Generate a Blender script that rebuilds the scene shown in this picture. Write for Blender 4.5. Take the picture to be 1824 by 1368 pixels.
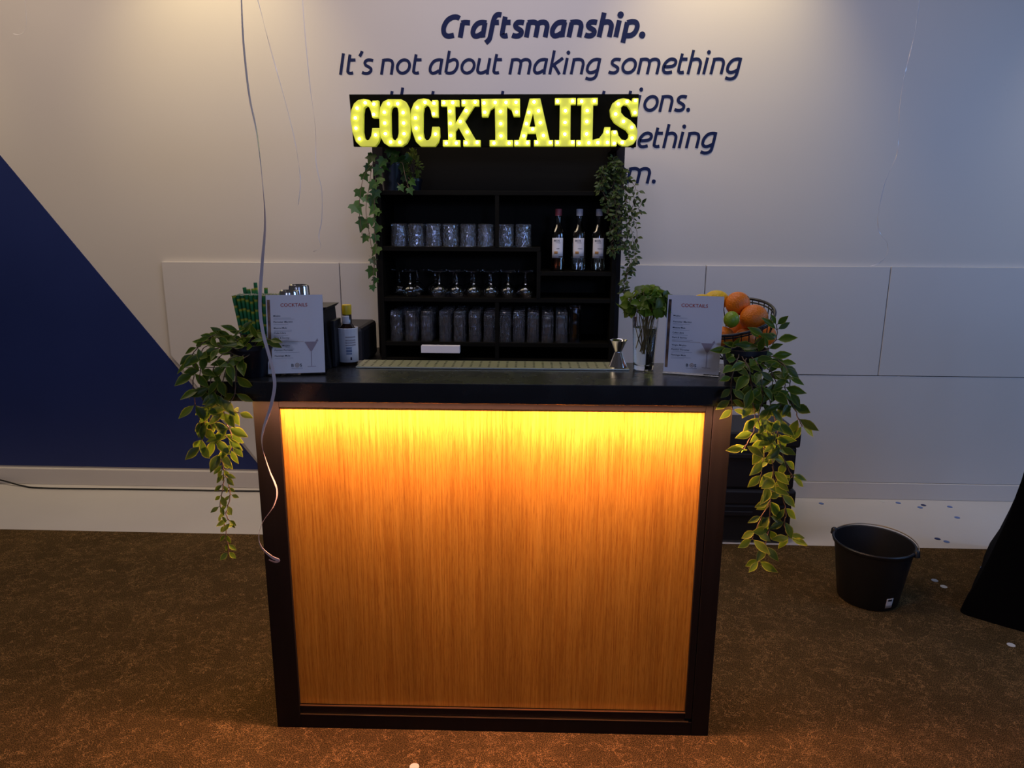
import bpy, bmesh, math, random
from mathutils import Vector, Matrix
from mathutils.geometry import tessellate_polygon
for o in list(bpy.data.objects): bpy.data.objects.remove(o)
sc = bpy.context.scene
COL = sc.collection
PI = math.pi
def R_(d): return math.radians(d)

# ---------------------------------------------------------------- camera
CAM = Vector((0, 0, 1.498)); FPX = 1264.0
PITCH, YAW, ROLL = R_(12.733), R_(1.999), R_(0.292)
_f = Vector((-math.sin(YAW)*math.cos(PITCH), math.cos(YAW)*math.cos(PITCH), -math.sin(PITCH)))
_r = Vector((math.cos(YAW), math.sin(YAW), 0)); _u = _r.cross(_f)
RT = _r*math.cos(ROLL) + _u*math.sin(ROLL); UP = -_r*math.sin(ROLL) + _u*math.cos(ROLL); FW = _f
cd = bpy.data.cameras.new('camera'); cam = bpy.data.objects.new('camera', cd); COL.objects.link(cam)
cd.sensor_width = 36; cd.lens = FPX/1824*36; cd.clip_start = .05
M = Matrix(((RT.x, UP.x, -FW.x, CAM.x), (RT.y, UP.y, -FW.y, CAM.y), (RT.z, UP.z, -FW.z, CAM.z), (0, 0, 0, 1)))
cam.matrix_world = M
sc.camera = cam
def ray(px, py): return RT*((px-912)/FPX) - UP*((py-684)/FPX) + FW
def UY(px, py, Y): d = ray(px, py); return CAM + d*(Y/d.y)
def UZ(px, py, Z): d = ray(px, py); return CAM + d*((Z-CAM.z)/d.z)

# ---------------------------------------------------------------- world, exposure, lights
sc.view_settings.view_transform = 'Standard'; sc.view_settings.look = 'None'
sc.view_settings.exposure = 0.0; sc.view_settings.gamma = 1; sc.view_settings.use_curve_mapping = False
w = bpy.data.worlds.new('room_dusk'); sc.world = w; w.use_nodes = True
bg = w.node_tree.nodes['Background']; bg.inputs[0].default_value = (.30, .27, .30, 1); bg.inputs[1].default_value = .10

def area(name, loc, target, size, power, col, size_y=None, spread=180):
    l = bpy.data.lights.new(name, 'AREA'); l.energy = power; l.color = col
    l.size = size
    if size_y: l.shape = 'RECTANGLE'; l.size_y = size_y
    l.spread = R_(spread)
    o = bpy.data.objects.new(name, l); COL.objects.link(o); o.location = loc
    o.rotation_euler = (Vector(target)-Vector(loc)).to_track_quat('-Z', 'Y').to_euler(); return o
def spot(name, loc, target, power, col, ang, blend=1, rad=.06):
    l = bpy.data.lights.new(name, 'SPOT'); l.energy = power; l.color = col; l.spot_size = R_(ang); l.spot_blend = blend; l.shadow_soft_size = rad
    o = bpy.data.objects.new(name, l); COL.objects.link(o); o.location = loc
    o.rotation_euler = (Vector(target)-Vector(loc)).to_track_quat('-Z', 'Y').to_euler(); return o
WARM = (1, .80, .52); WARM2 = (1, .72, .42); BLUE = (.38, .55, 1)
# ceiling downlights close to the wall, each leaving a warm pool on it
for x_, p_ in ((-3.55, 62), (-1.62, 66), (.90, 76), (3.15, 56)):
    spot('ceiling_downlight', (x_, 3.36, 3.42), (x_, 3.84, 2.20), p_, (1, .78, .38), 74, 1, .05)
# fill lights added before the wall: warm left, neutral centre, blue right
area('wall_fill_light', (-2.3, 2.35, 3.3), (-1.9, 3.84, .9), 2.6, 30, (1, .77, .55), .6)
area('wall_fill_light', (.1, 2.3, 3.3), (.1, 3.84, 1.9), 1.6, 20, (.95, .86, 1), .5)
area('wall_fill_light', (3.5, 1.7, 2.3), (2.1, 3.84, .7), 1.5, 28, (.28, .52, 1), .6)
# blue spots and strip lights added behind the camera to brighten the glassware
spot('glass_fill_spot', (1.5, -3.4, 2.5), (-.1, 3.4, 1.25), 200, (.36, .50, 1), 22, 1, .45)
spot('glass_fill_spot', (-1.9, -3.2, 2.3), (-.5, 3.3, 1.25), 70, (.62, .66, 1), 24, 1, .3)
for x_, p_ in ((-3.2, 3), (-1.1, 4), (.7, 5), (2.6, 5), (4.6, 5)):
    area('reflection_strip_light', (x_, -3.6, 1.9), (-.2, 3.3, 1.15), .3, p_, (.34, .50, 1), 1.7)  # no window: added blue strips that give the glasses something to reflect

# ---------------------------------------------------------------- materials
def mat(name, col, rough=.6, metal=0, spec=.5, emit=None, es=0, trans=0, ior=1.45, coat=0, sheen=0):
    m = bpy.data.materials.new(name); m.use_nodes = True
    b = m.node_tree.nodes['Principled BSDF']
    b.inputs['Base Color'].default_value = (*col, 1); b.inputs['Roughness'].default_value = rough
    b.inputs['Metallic'].default_value = metal; b.inputs['Specular IOR Level'].default_value = spec
    b.inputs['Transmission Weight'].default_value = trans; b.inputs['IOR'].default_value = ior
    b.inputs['Coat Weight'].default_value = coat
    if emit: b.inputs['Emission Color'].default_value = (*emit, 1); b.inputs['Emission Strength'].default_value = es
    return m
class NT:
    def __init__(s, m): s.n = m.node_tree.nodes; s.l = m.node_tree.links; s.b = s.n['Principled BSDF']
    def add(s, t, **kw):
        x = s.n.new(t)
        for k, v in kw.items():
            if hasattr(x, k): setattr(x, k, v)
            else: x.inputs[k.replace('_', ' ')].default_value = v
        return x
    def tex(s, sx=1, sy=1, sz=1, src='Object'):
        c = s.add('ShaderNodeTexCoord'); mp = s.add('ShaderNodeMapping'); mp.inputs['Scale'].default_value = (sx, sy, sz)
        s.l.new(c.outputs[src], mp.inputs['Vector']); return mp.outputs[0]
    def noise(s, vec, scale, detail=4, rough=.5, dist=0):
        x = s.add('ShaderNodeTexNoise'); x.inputs['Scale'].default_value = scale; x.inputs['Detail'].default_value = detail
        x.inputs['Roughness'].default_value = rough; x.inputs['Distortion'].default_value = dist
        if vec: s.l.new(vec, x.inputs['Vector'])
        return x.outputs[0]
    def ramp(s, fac, stops):
        x = s.add('ShaderNodeValToRGB'); e = x.color_ramp.elements
        while len(e) < len(stops): e.new(.5)
        for i, (p, c) in enumerate(stops): e[i].position = p; e[i].color = (*c, 1)
        s.l.new(fac, x.inputs[0]); return x.outputs[0]
    def mix(s, a, b, fac, mode='MIX'):
        x = s.add('ShaderNodeMix', data_type='RGBA', blend_type=mode)
        for sock, v in ((x.inputs[6], a), (x.inputs[7], b), (x.inputs[0], fac)):
            if hasattr(v, 'links'): s.l.new(v, sock)
            else: sock.default_value = v if isinstance(v, (int, float)) else (*v, 1)
        return x.outputs[2]
    def bump(s, h, strength=.3, dist=.01):
        x = s.add('ShaderNodeBump'); x.inputs['Strength'].default_value = strength; x.inputs['Distance'].default_value = dist
        s.l.new(h, x.inputs['Height']); s.l.new(x.outputs[0], s.b.inputs['Normal'])
    def col(s, c): s.l.new(c, s.b.inputs['Base Color'])

m_wall = mat('wall_paint', (.56, .53, .51), .55); t = NT(m_wall)
v = t.tex(); t.col(t.mix((.57, .54, .52), (.52, .49, .47), t.noise(v, 1.3, 3))); t.bump(t.noise(v, 220, 2), .06, .002)
m_clad = mat('cladding_paint', (.58, .56, .55), .38); t = NT(m_clad)
v = t.tex(); t.col(t.mix((.58, .555, .55), (.53, .51, .51), t.noise(v, 2.1, 4))); t.bump(t.noise(v, 6, 2), .04, .01)
m_navy = mat('navy_wall_paint', (.008, .020, .11), .5); t = NT(m_navy)
v = t.tex(); t.col(t.mix((.006, .016, .10), (.012, .026, .14), t.noise(v, 1.7, 3)))
m_letter = mat('navy_lettering', (.004, .011, .062), .6, spec=.2)
m_ledge = mat('white_floor_paint', (.60, .57, .55), .33); t = NT(m_ledge)
v = t.tex(); t.col(t.mix((.61, .58, .56), (.53, .50, .49), t.noise(v, 2.4, 5))); t.bump(t.noise(v, 40, 2), .03, .003)
m_base = mat('baseboard_paint', (.60, .56, .54), .45)

m_carpet = mat('carpet', (.1, .08, .05), .95, spec=.12); t = NT(m_carpet)
v = t.tex()
d = t.add('ShaderNodeTexNoise'); d.inputs['Scale'].default_value = 3.6; d.inputs['Detail'].default_value = 6; d.inputs['Roughness'].default_value = .62; t.l.new(v, d.inputs['Vector'])
vm = t.add('ShaderNodeVectorMath', operation='MULTIPLY_ADD'); t.l.new(d.outputs[1], vm.inputs[0]); vm.inputs[1].default_value = (.9, .9, .9); t.l.new(v, vm.inputs[2])
def crack(scale, wdt):
    x = t.add('ShaderNodeTexVoronoi', feature='DISTANCE_TO_EDGE'); x.inputs['Scale'].default_value = scale
    t.l.new(vm.outputs[0], x.inputs['Vector']); return t.ramp(x.outputs['Distance'], [(0, (1, 1, 1)), (wdt, (0, 0, 0))])
n1 = t.noise(v, 2.6, 5, .6); fine = t.noise(v, 330, 2, .8); mid = t.noise(v, 22, 4, .7)
base = t.mix((.044, .029, .010), (.110, .072, .028), n1)
def mul(a, b):
    x = t.add('ShaderNodeMath', operation='MULTIPLY'); t.l.new(a, x.inputs[0]); t.l.new(b, x.inputs[1]); return x.outputs[0]
gate = t.ramp(mid, [(.42, (0, 0, 0)), (.62, (1, 1, 1))])
c1 = t.mix(base, (.27, .17, .07), mul(crack(9, .05), gate))
c2 = t.mix(c1, (.24, .15, .06), mul(crack(17, .06), t.ramp(t.noise(v, 9, 3), [(.45, (0, 0, 0)), (.6, (.8, .8, .8))])))
sp = t.ramp(fine, [(.39, (.16, .14, .13)), (.5, (.80, .76, .75)), (.61, (2.9, 2.6, 2.5))])
t.col(t.mix(c2, sp, .85, 'MULTIPLY')); t.bump(fine, .8, .006)

m_wood = mat('oak_veneer', (.5, .27, .1), .42); t = NT(m_wood)
v = t.tex(1, 1, .022); va = t.tex(1, 1, .012)
g1 = t.noise(v, 230, 4, .6); g2 = t.noise(t.tex(1, 1, .05), 520, 3, .6); g3 = t.noise(va, 14, 4, .6, .5); blot = t.noise(t.tex(1, 1, .7), 3.0, 3)
a = t.ramp(g1, [(.36, (.43, .185, .018)), (.5, (.51, .250, .027)), (.64, (.57, .300, .042))])
a = t.mix(a, t.ramp(g3, [(.36, (.84, .80, .76)), (.60, (1.08, 1.08, 1.08))]), .8, 'MULTIPLY')
a = t.mix(a, t.ramp(g2, [(.36, (.70, .60, .50)), (.47, (1, 1, 1)), (.7, (1.08, 1.08, 1.06))]), .65, 'MULTIPLY')
a = t.mix(a, t.ramp(blot, [(.4, (.92, .9, .88)), (.62, (1.06, 1.06, 1.08))]), .7, 'MULTIPLY')
t.col(a); t.bump(g1, .10, .0015)

def black_wood(name, c, rough):
    m = mat(name, c, rough, spec=.2); t = NT(m); v = t.tex(1, 1, .06)
    t.col(t.mix(tuple(x*.75 for x in c), tuple(x*1.5 for x in c), t.noise(v, 60, 4))); t.bump(t.noise(v, 90, 3), .06, .002); return m
m_black = black_wood('black_paint', (.0085, .0068, .0068), .5)
m_blackp = mat('black_plastic', (.012, .012, .015), .42)
m_shelf = mat('dark_stained_board', (.016, .013, .009), .6, spec=.10); t = NT(m_shelf)
v = t.tex(.10, 1, 1); t.col(t.mix((.0024, .0020, .0011), (.0075, .0062, .0032), t.noise(v, 28, 5, .6, .8))); t.bump(t.noise(v, 60, 3), .08, .002)
m_top = mat('black_counter_laminate', (.012, .012, .012), .20, spec=.6); t = NT(m_top)
v = t.tex(); rr = t.add('ShaderNodeMapRange'); rr.inputs[3].default_value = .20; rr.inputs[4].default_value = .34
t.l.new(t.noise(v, 14, 4), rr.inputs[0]); t.l.new(rr.outputs[0], t.b.inputs['Roughness'])
m_steel = mat('steel', (.78, .77, .75), .13, 1)
m_mat_st = mat('brushed_steel_tray', (.40, .39, .30), .42, 1)
m_gold = mat('metal_trim', (.65, .5, .34), .3, 1)
m_wire = mat('black_wire', (.012, .012, .014), .32, spec=.7)
m_slot = mat('slot_dark', (.003, .003, .002), .8, spec=.06)
def glassmat(name, col=(1, 1, 1), rough=.02, bump=0, sc_=120, tr=1):
    m = mat(name, col, rough, trans=tr, ior=1.47)
    if bump:
        t = NT(m); x = t.add('ShaderNodeTexVoronoi'); x.inputs['Scale'].default_value = sc_; t.l.new(t.tex(1, 1, .45), x.inputs['Vector']); t.bump(x.outputs['Distance'], bump, .004)
    return m
m_glass = glassmat('clear_glass', (.97, .99, 1))
m_cut = glassmat('cut_glass', (.97, .98, 1), .02, .40, 85, .985)
m_tall = glassmat('faceted_glass', (.98, .98, 1), .015, .75, 70, .984)
m_acr = glassmat('acrylic', (1, 1, 1), .01)
m_rum = mat('dark_spirit', (.32, .07, .02), .02, trans=1, ior=1.36)
m_clear = mat('clear_spirit', (.98, 1, .98), .0, trans=1, ior=1.36)
m_yell = mat('pale_spirit', (.96, .97, .80), .0, trans=1, ior=1.36)
m_paper = mat('paper', (.86, .82, .82), .5)
m_white = mat('white_label', (.74, .72, .72), .6)
m_photo = mat('menu_photo_strip', (.2, .1, .05), .5); t = NT(m_photo)
t.col(t.ramp(t.noise(t.tex(30, 30, 18), 1, 3), [(.38, (.03, .015, .01)), (.5, (.22, .10, .045)), (.62, (.36, .22, .11))]))
m_head = mat('heading_ink', (.50, .055, .03), .6); m_ink = mat('dark_ink', (.03, .03, .04), .6)
m_grey = mat('faint_ink', (.36, .33, .34), .6); m_gold_ink = mat('gold_ink', (.35, .18, .05), .5)
m_drink = mat('pale_cocktail_print', (.42, .33, .36), .6)
m_amber = mat('amber_bottle', (.02, .008, .004), .12, spec=.7)
m_cap_y = mat('yellow_cap', (.75, .50, .01), .4); m_cap_r = mat('red_cap', (.32, .06, .07), .4); m_cap_w = mat('silver_cap', (.55, .55, .6), .35)
m_bluebar = mat('barcode_ink', (.16, .2, .3), .6)
m_pot = mat('black_pot', (.008, .008, .012), .35)
m_soil = mat('dark_soil', (.02, .014, .01), .95)
m_stem = mat('vine_stem', (.13, .085, .05), .7)
m_mintstem = mat('mint_stem', (.32, .22, .07), .6)
m_ribbon = mat('satin_ribbon', (.72, .62, .60), .28, spec=.8)
m_rib2 = mat('thin_ribbon', (.62, .60, .62), .25, spec=.8)
m_cloth = mat('black_stretch_fabric', (.0022, .0022, .003), .9, spec=.05)
m_cable = mat('black_cable', (.012, .012, .012), .5)
def leafmat(name, inner, edge, e0=.62, tr=.3, vary=.35):
    m = bpy.data.materials.new(name); m.use_nodes = True; t = NT(m)
    t.b.inputs['Roughness'].default_value = .42; t.b.inputs['Specular IOR Level'].default_value = .35
    at = t.add('ShaderNodeAttribute', attribute_name='edge')
    rv = t.add('ShaderNodeAttribute', attribute_name='rnd')
    c = t.ramp(at.outputs['Fac'], [(0, tuple(x*1.25 for x in inner)), (.10, inner), (e0, inner), (min(.99, e0+.25), edge)])
    c = t.mix(c, t.ramp(rv.outputs['Fac'], [(0, (1-vary,)*3), (1, (1+vary, 1+vary, 1))]), 1, 'MULTIPLY')
    t.col(c)
    tl = t.add('ShaderNodeBsdfTranslucent'); t.l.new(c, tl.inputs[0])
    ms = t.add('ShaderNodeMixShader'); ms.inputs[0].default_value = tr
    t.l.new(t.b.outputs[0], ms.inputs[1]); t.l.new(tl.outputs[0], ms.inputs[2]); t.l.new(ms.outputs[0], t.n['Material Output'].inputs[0]); return m
m_vine = leafmat('variegated_leaf', (.075, .135, .013), (.30, .33, .055), .72)
m_ivy = leafmat('ivy_leaf', (.034, .092, .016), (.045, .11, .02), .7)
m_box = leafmat('boxwood_leaf', (.16, .22, .03), (.2, .27, .05), .7)
m_small = leafmat('small_leaf', (.040, .068, .016), (.062, .095, .02), .7)
m_mint = leafmat('mint_leaf', (.13, .21, .02), (.16, .25, .03), .8, .35, .45)
def peel(name, c, bump=.5):
    m = mat(name, c, .4); t = NT(m); v = t.tex(); t.bump(t.noise(v, 260, 2), bump, .004)
    t.col(t.mix(tuple(x*.85 for x in c), tuple(x*1.1 for x in c), t.noise(v, 14, 3))); return m
m_orange = peel('orange_peel', (.80, .19, .008)); m_lemon = peel('lemon_peel', (.85, .52, .015)); m_lime = peel('lime_peel', (.22, .34, .02), .3)
m_calyx = mat('fruit_stem', (.07, .05, .02), .8)
m_straw = mat('bamboo_print_straw', (.03, .25, .07), .6); t = NT(m_straw)
cx = t.add('ShaderNodeTexCoord'); sx = t.add('ShaderNodeSeparateXYZ'); t.l.new(cx.outputs['Object'], sx.inputs[0])
oi = t.add('ShaderNodeObjectInfo')
ma = t.add('ShaderNodeMath', operation='MULTIPLY_ADD'); t.l.new(sx.outputs[2], ma.inputs[0]); ma.inputs[1].default_value = 36; t.l.new(oi.outputs['Random'], ma.inputs[2])
fr = t.add('ShaderNodeMath', operation='FRACT'); t.l.new(ma.outputs[0], fr.inputs[0])
t.col(t.ramp(fr.outputs[0], [(0, (.012, .15, .045)), (.55, (.03, .24, .06)), (.72, (.10, .30, .04)), (.80, (.55, .50, .03)), (.92, (.50, .44, .03)), (1, (.012, .12, .04))]))
m_strawend = mat('straw_paper_edge', (.62, .62, .42), .7)
LETCOL = (.66, .66, .06)
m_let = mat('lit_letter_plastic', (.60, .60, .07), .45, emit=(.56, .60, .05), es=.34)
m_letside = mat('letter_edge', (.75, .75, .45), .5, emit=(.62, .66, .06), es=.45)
m_bulb = mat('bulb_lit', (1, 1, .8), .4, emit=(1, 1, .42), es=9)
m_led = mat('led_strip_lit', (1, .8, .5), .4, emit=(1, .62, .18), es=3)
m_conf = {k: mat('confetti_'+k, c, .45) for k, c in dict(navy=(.008, .015, .10), blue=(.10, .17, .42), white=(.60, .60, .58), pale=(.30, .36, .45)).items()}

# ---------------------------------------------------------------- mesh helpers
MAT = {}
def pm(parent): return MAT.get(parent.name, Matrix()) if parent else Matrix()
class MB:
    def __init__(s): s.v = []; s.f = []; s.e = []; s.r = []; s.fm = []; s.cur = 0; s.useattr = False
    def add(s, vs, fs, edge=None, rnd=0):
        o = len(s.v); s.v += [Vector(x) for x in vs]; s.f += [tuple(o+i for i in f) for f in fs]; s.fm += [s.cur]*len(fs)
        s.e += (edge if edge else [0]*len(vs)); s.r += [rnd]*len(vs)
        if edge: s.useattr = True
        return s
    def box(s, x0, x1, y0, y1, z0, z1):
        return s.add([(x0,y0,z0),(x1,y0,z0),(x1,y1,z0),(x0,y1,z0),(x0,y0,z1),(x1,y0,z1),(x1,y1,z1),(x0,y1,z1)],
                     [(0,3,2,1),(4,5,6,7),(0,1,5,4),(1,2,6,5),(2,3,7,6),(3,0,4,7)])
    def lathe(s, prof, n=32, c=(0,0,0), closed=False, sx=1, sy=1):
        c = Vector(c); vs = []; fs = []
        for r, z in prof:
            for k in range(n):
                a = 2*PI*k/n; vs.append(c + Vector((r*math.cos(a)*sx, r*math.sin(a)*sy, z)))
        m = len(prof)
        for i in range(m-1+(1 if closed else 0)):
            j = (i+1) % m
            for k in range(n):
                k2 = (k+1) % n; fs.append((i*n+k, i*n+k2, j*n+k2, j*n+k))
        if not closed:
            if prof[0][0] > 1e-5: fs.append(tuple(range(n))[::-1])
            if prof[-1][0] > 1e-5: fs.append(tuple((m-1)*n+k for k in range(n)))
        return s.add(vs, fs)
    def tube(s, pts, r, n=8, cap=True, closed=False):
        pts = [Vector(p) for p in pts]; L = len(pts); rs = r if isinstance(r, (list, tuple)) else [r]*L
        vs = []; fs = []; prev = None
        for i, p in enumerate(pts):
            if closed: tg = (pts[(i+1) % L]-pts[i-1])
            else: tg = pts[min(i+1, L-1)]-pts[max(i-1, 0)]
            tg = tg.normalized() if tg.length > 1e-9 else Vector((0,0,1))
            if prev is None: a = tg.cross(Vector((0,0,1)));  a = a if a.length > .1 else tg.cross(Vector((1,0,0)))
            else: a = prev - tg*prev.dot(tg)
            a.normalize(); prev = a; b = tg.cross(a)
            for k in range(n):
                t_ = 2*PI*k/n; vs.append(p + (a*math.cos(t_)+b*math.sin(t_))*rs[i])
        for i in range(L if closed else L-1):
            j = (i+1) % L
            for k in range(n):
                k2 = (k+1) % n; fs.append((i*n+k, i*n+k2, j*n+k2, j*n+k))
        if cap and not closed: fs += [tuple(range(n))[::-1], tuple((L-1)*n+k for k in range(n))]
        return s.add(vs, fs)
    def prism(s, poly, y0, y1, holes=()):   # poly in (x,z), extruded along y
        loops = [poly]+list(holes); flat = [p for l in loops for p in l]
        tris = tessellate_polygon([[Vector((p[0], p[1], 0)) for p in l] for l in loops]); n = len(flat)
        vs = [(p[0], y0, p[1]) for p in flat]+[(p[0], y1, p[1]) for p in flat]
        fs = [tuple(t) for t in tris]+[tuple(i+n for i in t[::-1]) for t in tris]; o = 0
        for l in loops:
            for i in range(len(l)): j = (i+1) % len(l); fs.append((o+i, o+j, o+j+n, o+i+n))
            o += len(l)
        return s.add(vs, fs)
    def ribbon(s, pts, wdt, twist=None, facing=(0,-1,0), thick=.0004):
        pts = [Vector(p) for p in pts]; L = len(pts); vs = []; fs = []
        for i, p in enumerate(pts):
            tg = (pts[min(i+1, L-1)]-pts[max(i-1, 0)]).normalized(); a = tg.cross(Vector(facing)).normalized(); b = tg.cross(a)
            th = twist(i/(L-1)) if twist else 0; d = a*math.cos(th)+b*math.sin(th); nn = tg.cross(d)*thick
            ww = wdt(i/(L-1)) if callable(wdt) else wdt
            vs += [p-d*ww/2-nn, p+d*ww/2-nn, p+d*ww/2+nn, p-d*ww/2+nn]
        for i in range(L-1):
            for k in range(4): k2 = (k+1) % 4; fs.append((i*4+k, i*4+k2, i*4+4+k2, i*4+4+k))
        fs += [(3,2,1,0), ((L-1)*4, (L-1)*4+1, (L-1)*4+2, (L-1)*4+3)]
        return s.add(vs, fs)
    def leaf(s, base, direc, normal, length, width, curl=.15, fold=.18, rnd=0):
        d = Vector(direc).normalized(); n = Vector(normal); n = n-d*n.dot(d)
        if n.length < .05: n = d.orthogonal()
        n.normalize(); a = d.cross(n); base = Vector(base); vs = []; ed = []
        W = [0.04, .62, .98, .88, .48, .0]
        for i, w_ in enumerate(W):
            t_ = i/5; p = base+d*length*t_ - n*length*curl*t_*t_; h = w_*width/2
            for q in (-1, -.55, 0, .55, 1):
                vs.append(p+a*h*q + n*abs(q)*h*fold*2); ed.append(max(abs(q), 1 if i == 5 else 0))
        fs = [(i*5+k, i*5+k+1, i*5+k+6, i*5+k+5) for i in range(5) for k in range(4)]
        return s.add(vs, fs, ed, rnd)
    def ivyleaf(s, base, direc, normal, size, rnd=0):
        d = Vector(direc).normalized(); n = Vector(normal); n = (n-d*n.dot(d)).normalized(); a = d.cross(n); base = Vector(base)
        out = [(0, 0), (-.22, -.12), (-.50, .02), (-.38, .22), (-.56, .52), (-.28, .50), (-.14, .72), (0, 1.0), (.14, .72), (.28, .50), (.56, .52), (.38, .22), (.50, .02), (.22, -.12)]
        vs = [base+d*size*.35 - n*size*.03]; ed = [0]
        for x, y in out:
            vs.append(base+a*x*size+d*y*size+n*size*(.10*abs(x)-.16*y*y)); ed.append(1)
        k = len(out); return s.add(vs, [(0, i+1, (i+1) % k+1) for i in range(k)], ed, rnd)
    def build(s, name, m, parent=None, smooth=False, bevel=0, kind=None, mats=None, loc=None):
        inv = pm(parent).inverted()
        if loc is not None: inv = Matrix.Translation(-Vector(loc))
        me = bpy.data.meshes.new(name); me.from_pydata([inv @ x for x in s.v], [], s.f)
        for mm in (mats or [m]): me.materials.append(mm)
        if mats: me.polygons.foreach_set('material_index', s.fm)
        if s.useattr:
            at = me.attributes.new('edge', 'FLOAT', 'POINT'); at.data.foreach_set('value', [float(x) for x in s.e])
            at = me.attributes.new('rnd', 'FLOAT', 'POINT'); at.data.foreach_set('value', [float(x) for x in s.r])
        bm = bmesh.new(); bm.from_mesh(me)
        if not s.useattr: bmesh.ops.recalc_face_normals(bm, faces=bm.faces)
        if smooth:
            for f in bm.faces: f.smooth = True
            for e in bm.edges:
                if len(e.link_faces) == 2 and e.calc_face_angle(0) > R_(42): e.smooth = False
        bm.to_mesh(me); bm.free(); me.update()
        o = bpy.data.objects.new(name, me); COL.objects.link(o)
        if parent: o.parent = parent
        if loc is not None: o.location = loc
        if bevel:
            b = o.modifiers.new('edge_bevel', 'BEVEL'); b.width = bevel; b.segments = 2; b.limit_method = 'ANGLE'; b.angle_limit = R_(40)
        if kind: o['kind'] = kind
        MAT[o.name] = pm(parent) if parent else (Matrix.Translation(Vector(loc)) if loc is not None else Matrix())
        return o
def tag(o, label, cat, group=None, kind=None):
    o['label'] = label; o['category'] = cat
    if group: o['group'] = group
    if kind: o['kind'] = kind
    return o
def thing(name, label, cat, loc=(0,0,0), rz=0, group=None):
    o = bpy.data.objects.new(name, None); COL.objects.link(o); o.location = loc; o.rotation_euler = (0, 0, rz); o.empty_display_size = .05
    MAT[o.name] = Matrix.Translation(Vector(loc)) @ Matrix.Rotation(rz, 4, 'Z'); tag(o, label, cat, group); return o
def copy_tree(o, parent=None):
    c = o.copy(); COL.objects.link(c)
    if parent: c.parent = parent
    for ch in [x for x in o.children]: copy_tree(ch, c)
    return c
def smooth_path(P, n=6):
    P = [Vector(p) for p in P]; out = []
    for i in range(len(P)-1):
        p0, p1, p2, p3 = P[max(i-1, 0)], P[i], P[i+1], P[min(i+2, len(P)-1)]
        for k in range(n):
            t_ = k/n; out.append(.5*((2*p1)+(p2-p0)*t_+(2*p0-5*p1+4*p2-p3)*t_*t_+(3*p1-p0-3*p2+p3)*t_**3))
    return out+[P[-1]]
def text_mesh(name, body, m, parent, origin, xdir, zdir, width=None, height=1, cap=None, shear=0, bold=0, thick=0, align='LEFT', space=1):
    """flat lettering; origin = left baseline point in world, width/cap height in metres"""
    cu = bpy.data.curves.new(name, 'FONT'); cu.body = body; cu.size = 1; cu.shear = shear; cu.offset = bold; cu.space_character = space; cu.extrude = 0; cu.resolution_u = 4
    ob = bpy.data.objects.new(name, cu); COL.objects.link(ob)
    dg = bpy.context.evaluated_depsgraph_get(); me0 = bpy.data.meshes.new_from_object(ob.evaluated_get(dg))
    vs = [v.co.copy() for v in me0.vertices]; fs = [tuple(p.vertices) for p in me0.polygons]
    bpy.data.objects.remove(ob); bpy.data.curves.remove(cu)
    x0 = min(v.x for v in vs); x1 = max(v.x for v in vs); capz = .73
    sz = cap/capz if cap else height; sxx = width/(x1-x0) if width else sz
    X = Vector(xdir).normalized(); Z = Vector(zdir).normalized(); N = X.cross(Z); O = Vector(origin)
    off = -(x1-x0)*sxx/2 if align == 'CENTER' else 0
    b = MB(); b.add([O + X*((v.x-x0)*sxx+off) + Z*(v.y*sz) for v in vs], fs); bpy.data.meshes.remove(me0)
    o = b.build(name, m, parent)
    if thick: md = o.modifiers.new('thickness', 'SOLIDIFY'); md.thickness = thick; md.offset = 0
    return o
rng = random.Random(7)

# ---------------------------------------------------------------- the setting
floor = MB().box(-6, 6, -4, 3.197, -.05, 0).build('floor', m_carpet, kind='structure')
ledge = MB().box(-6, 6, 3.197, 3.95, -.05, -.002).build('trim_1', m_ledge, kind='structure')
WY = 3.84
wall = MB().box(-6, 6, WY, WY+.12, -.05, 3.7).build('wall_back', m_wall, kind='structure')
MB().box(-6, 6, 3.815, WY, -.002, .095).build('baseboard_back', m_base, kind='structure', bevel=.003)
MB().prism([(-6, 6.09), (-1.575, .105), (-6, .105)][::-1], WY-.004, WY+.001).build('painted_triangle', m_navy, wall)
def slab(poly, d=.022): return MB().prism(poly, WY-d, WY).build('cladding_panel', m_clad, wall, bevel=.0025)
xs = [-2.035, -1.063, .888, 1.845, 3.9]; zt = 1.288; g = .0018; z2 = .706
slab([(-2.035, zt), (xs[1]-g, zt), (xs[1]-g, z2+g), (-1.985, z2+g), (-2.035, .772)])
slab([(xs[1]+g, zt), (xs[2]-g, zt), (xs[2]-g, z2+g), (xs[1]+g, z2+g)])
slab([(xs[2]+g, zt), (xs[3]-g, zt), (xs[3]-g, z2+g), (xs[2]+g, z2+g)])
slab([(xs[3]+g, zt), (xs[4], zt), (xs[4], z2+g), (xs[3]+g, z2+g)])
slab([(-1.982, z2-g), (xs[4], z2-g), (xs[4], .097), (-1.573+.03, .097)], .020)
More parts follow.
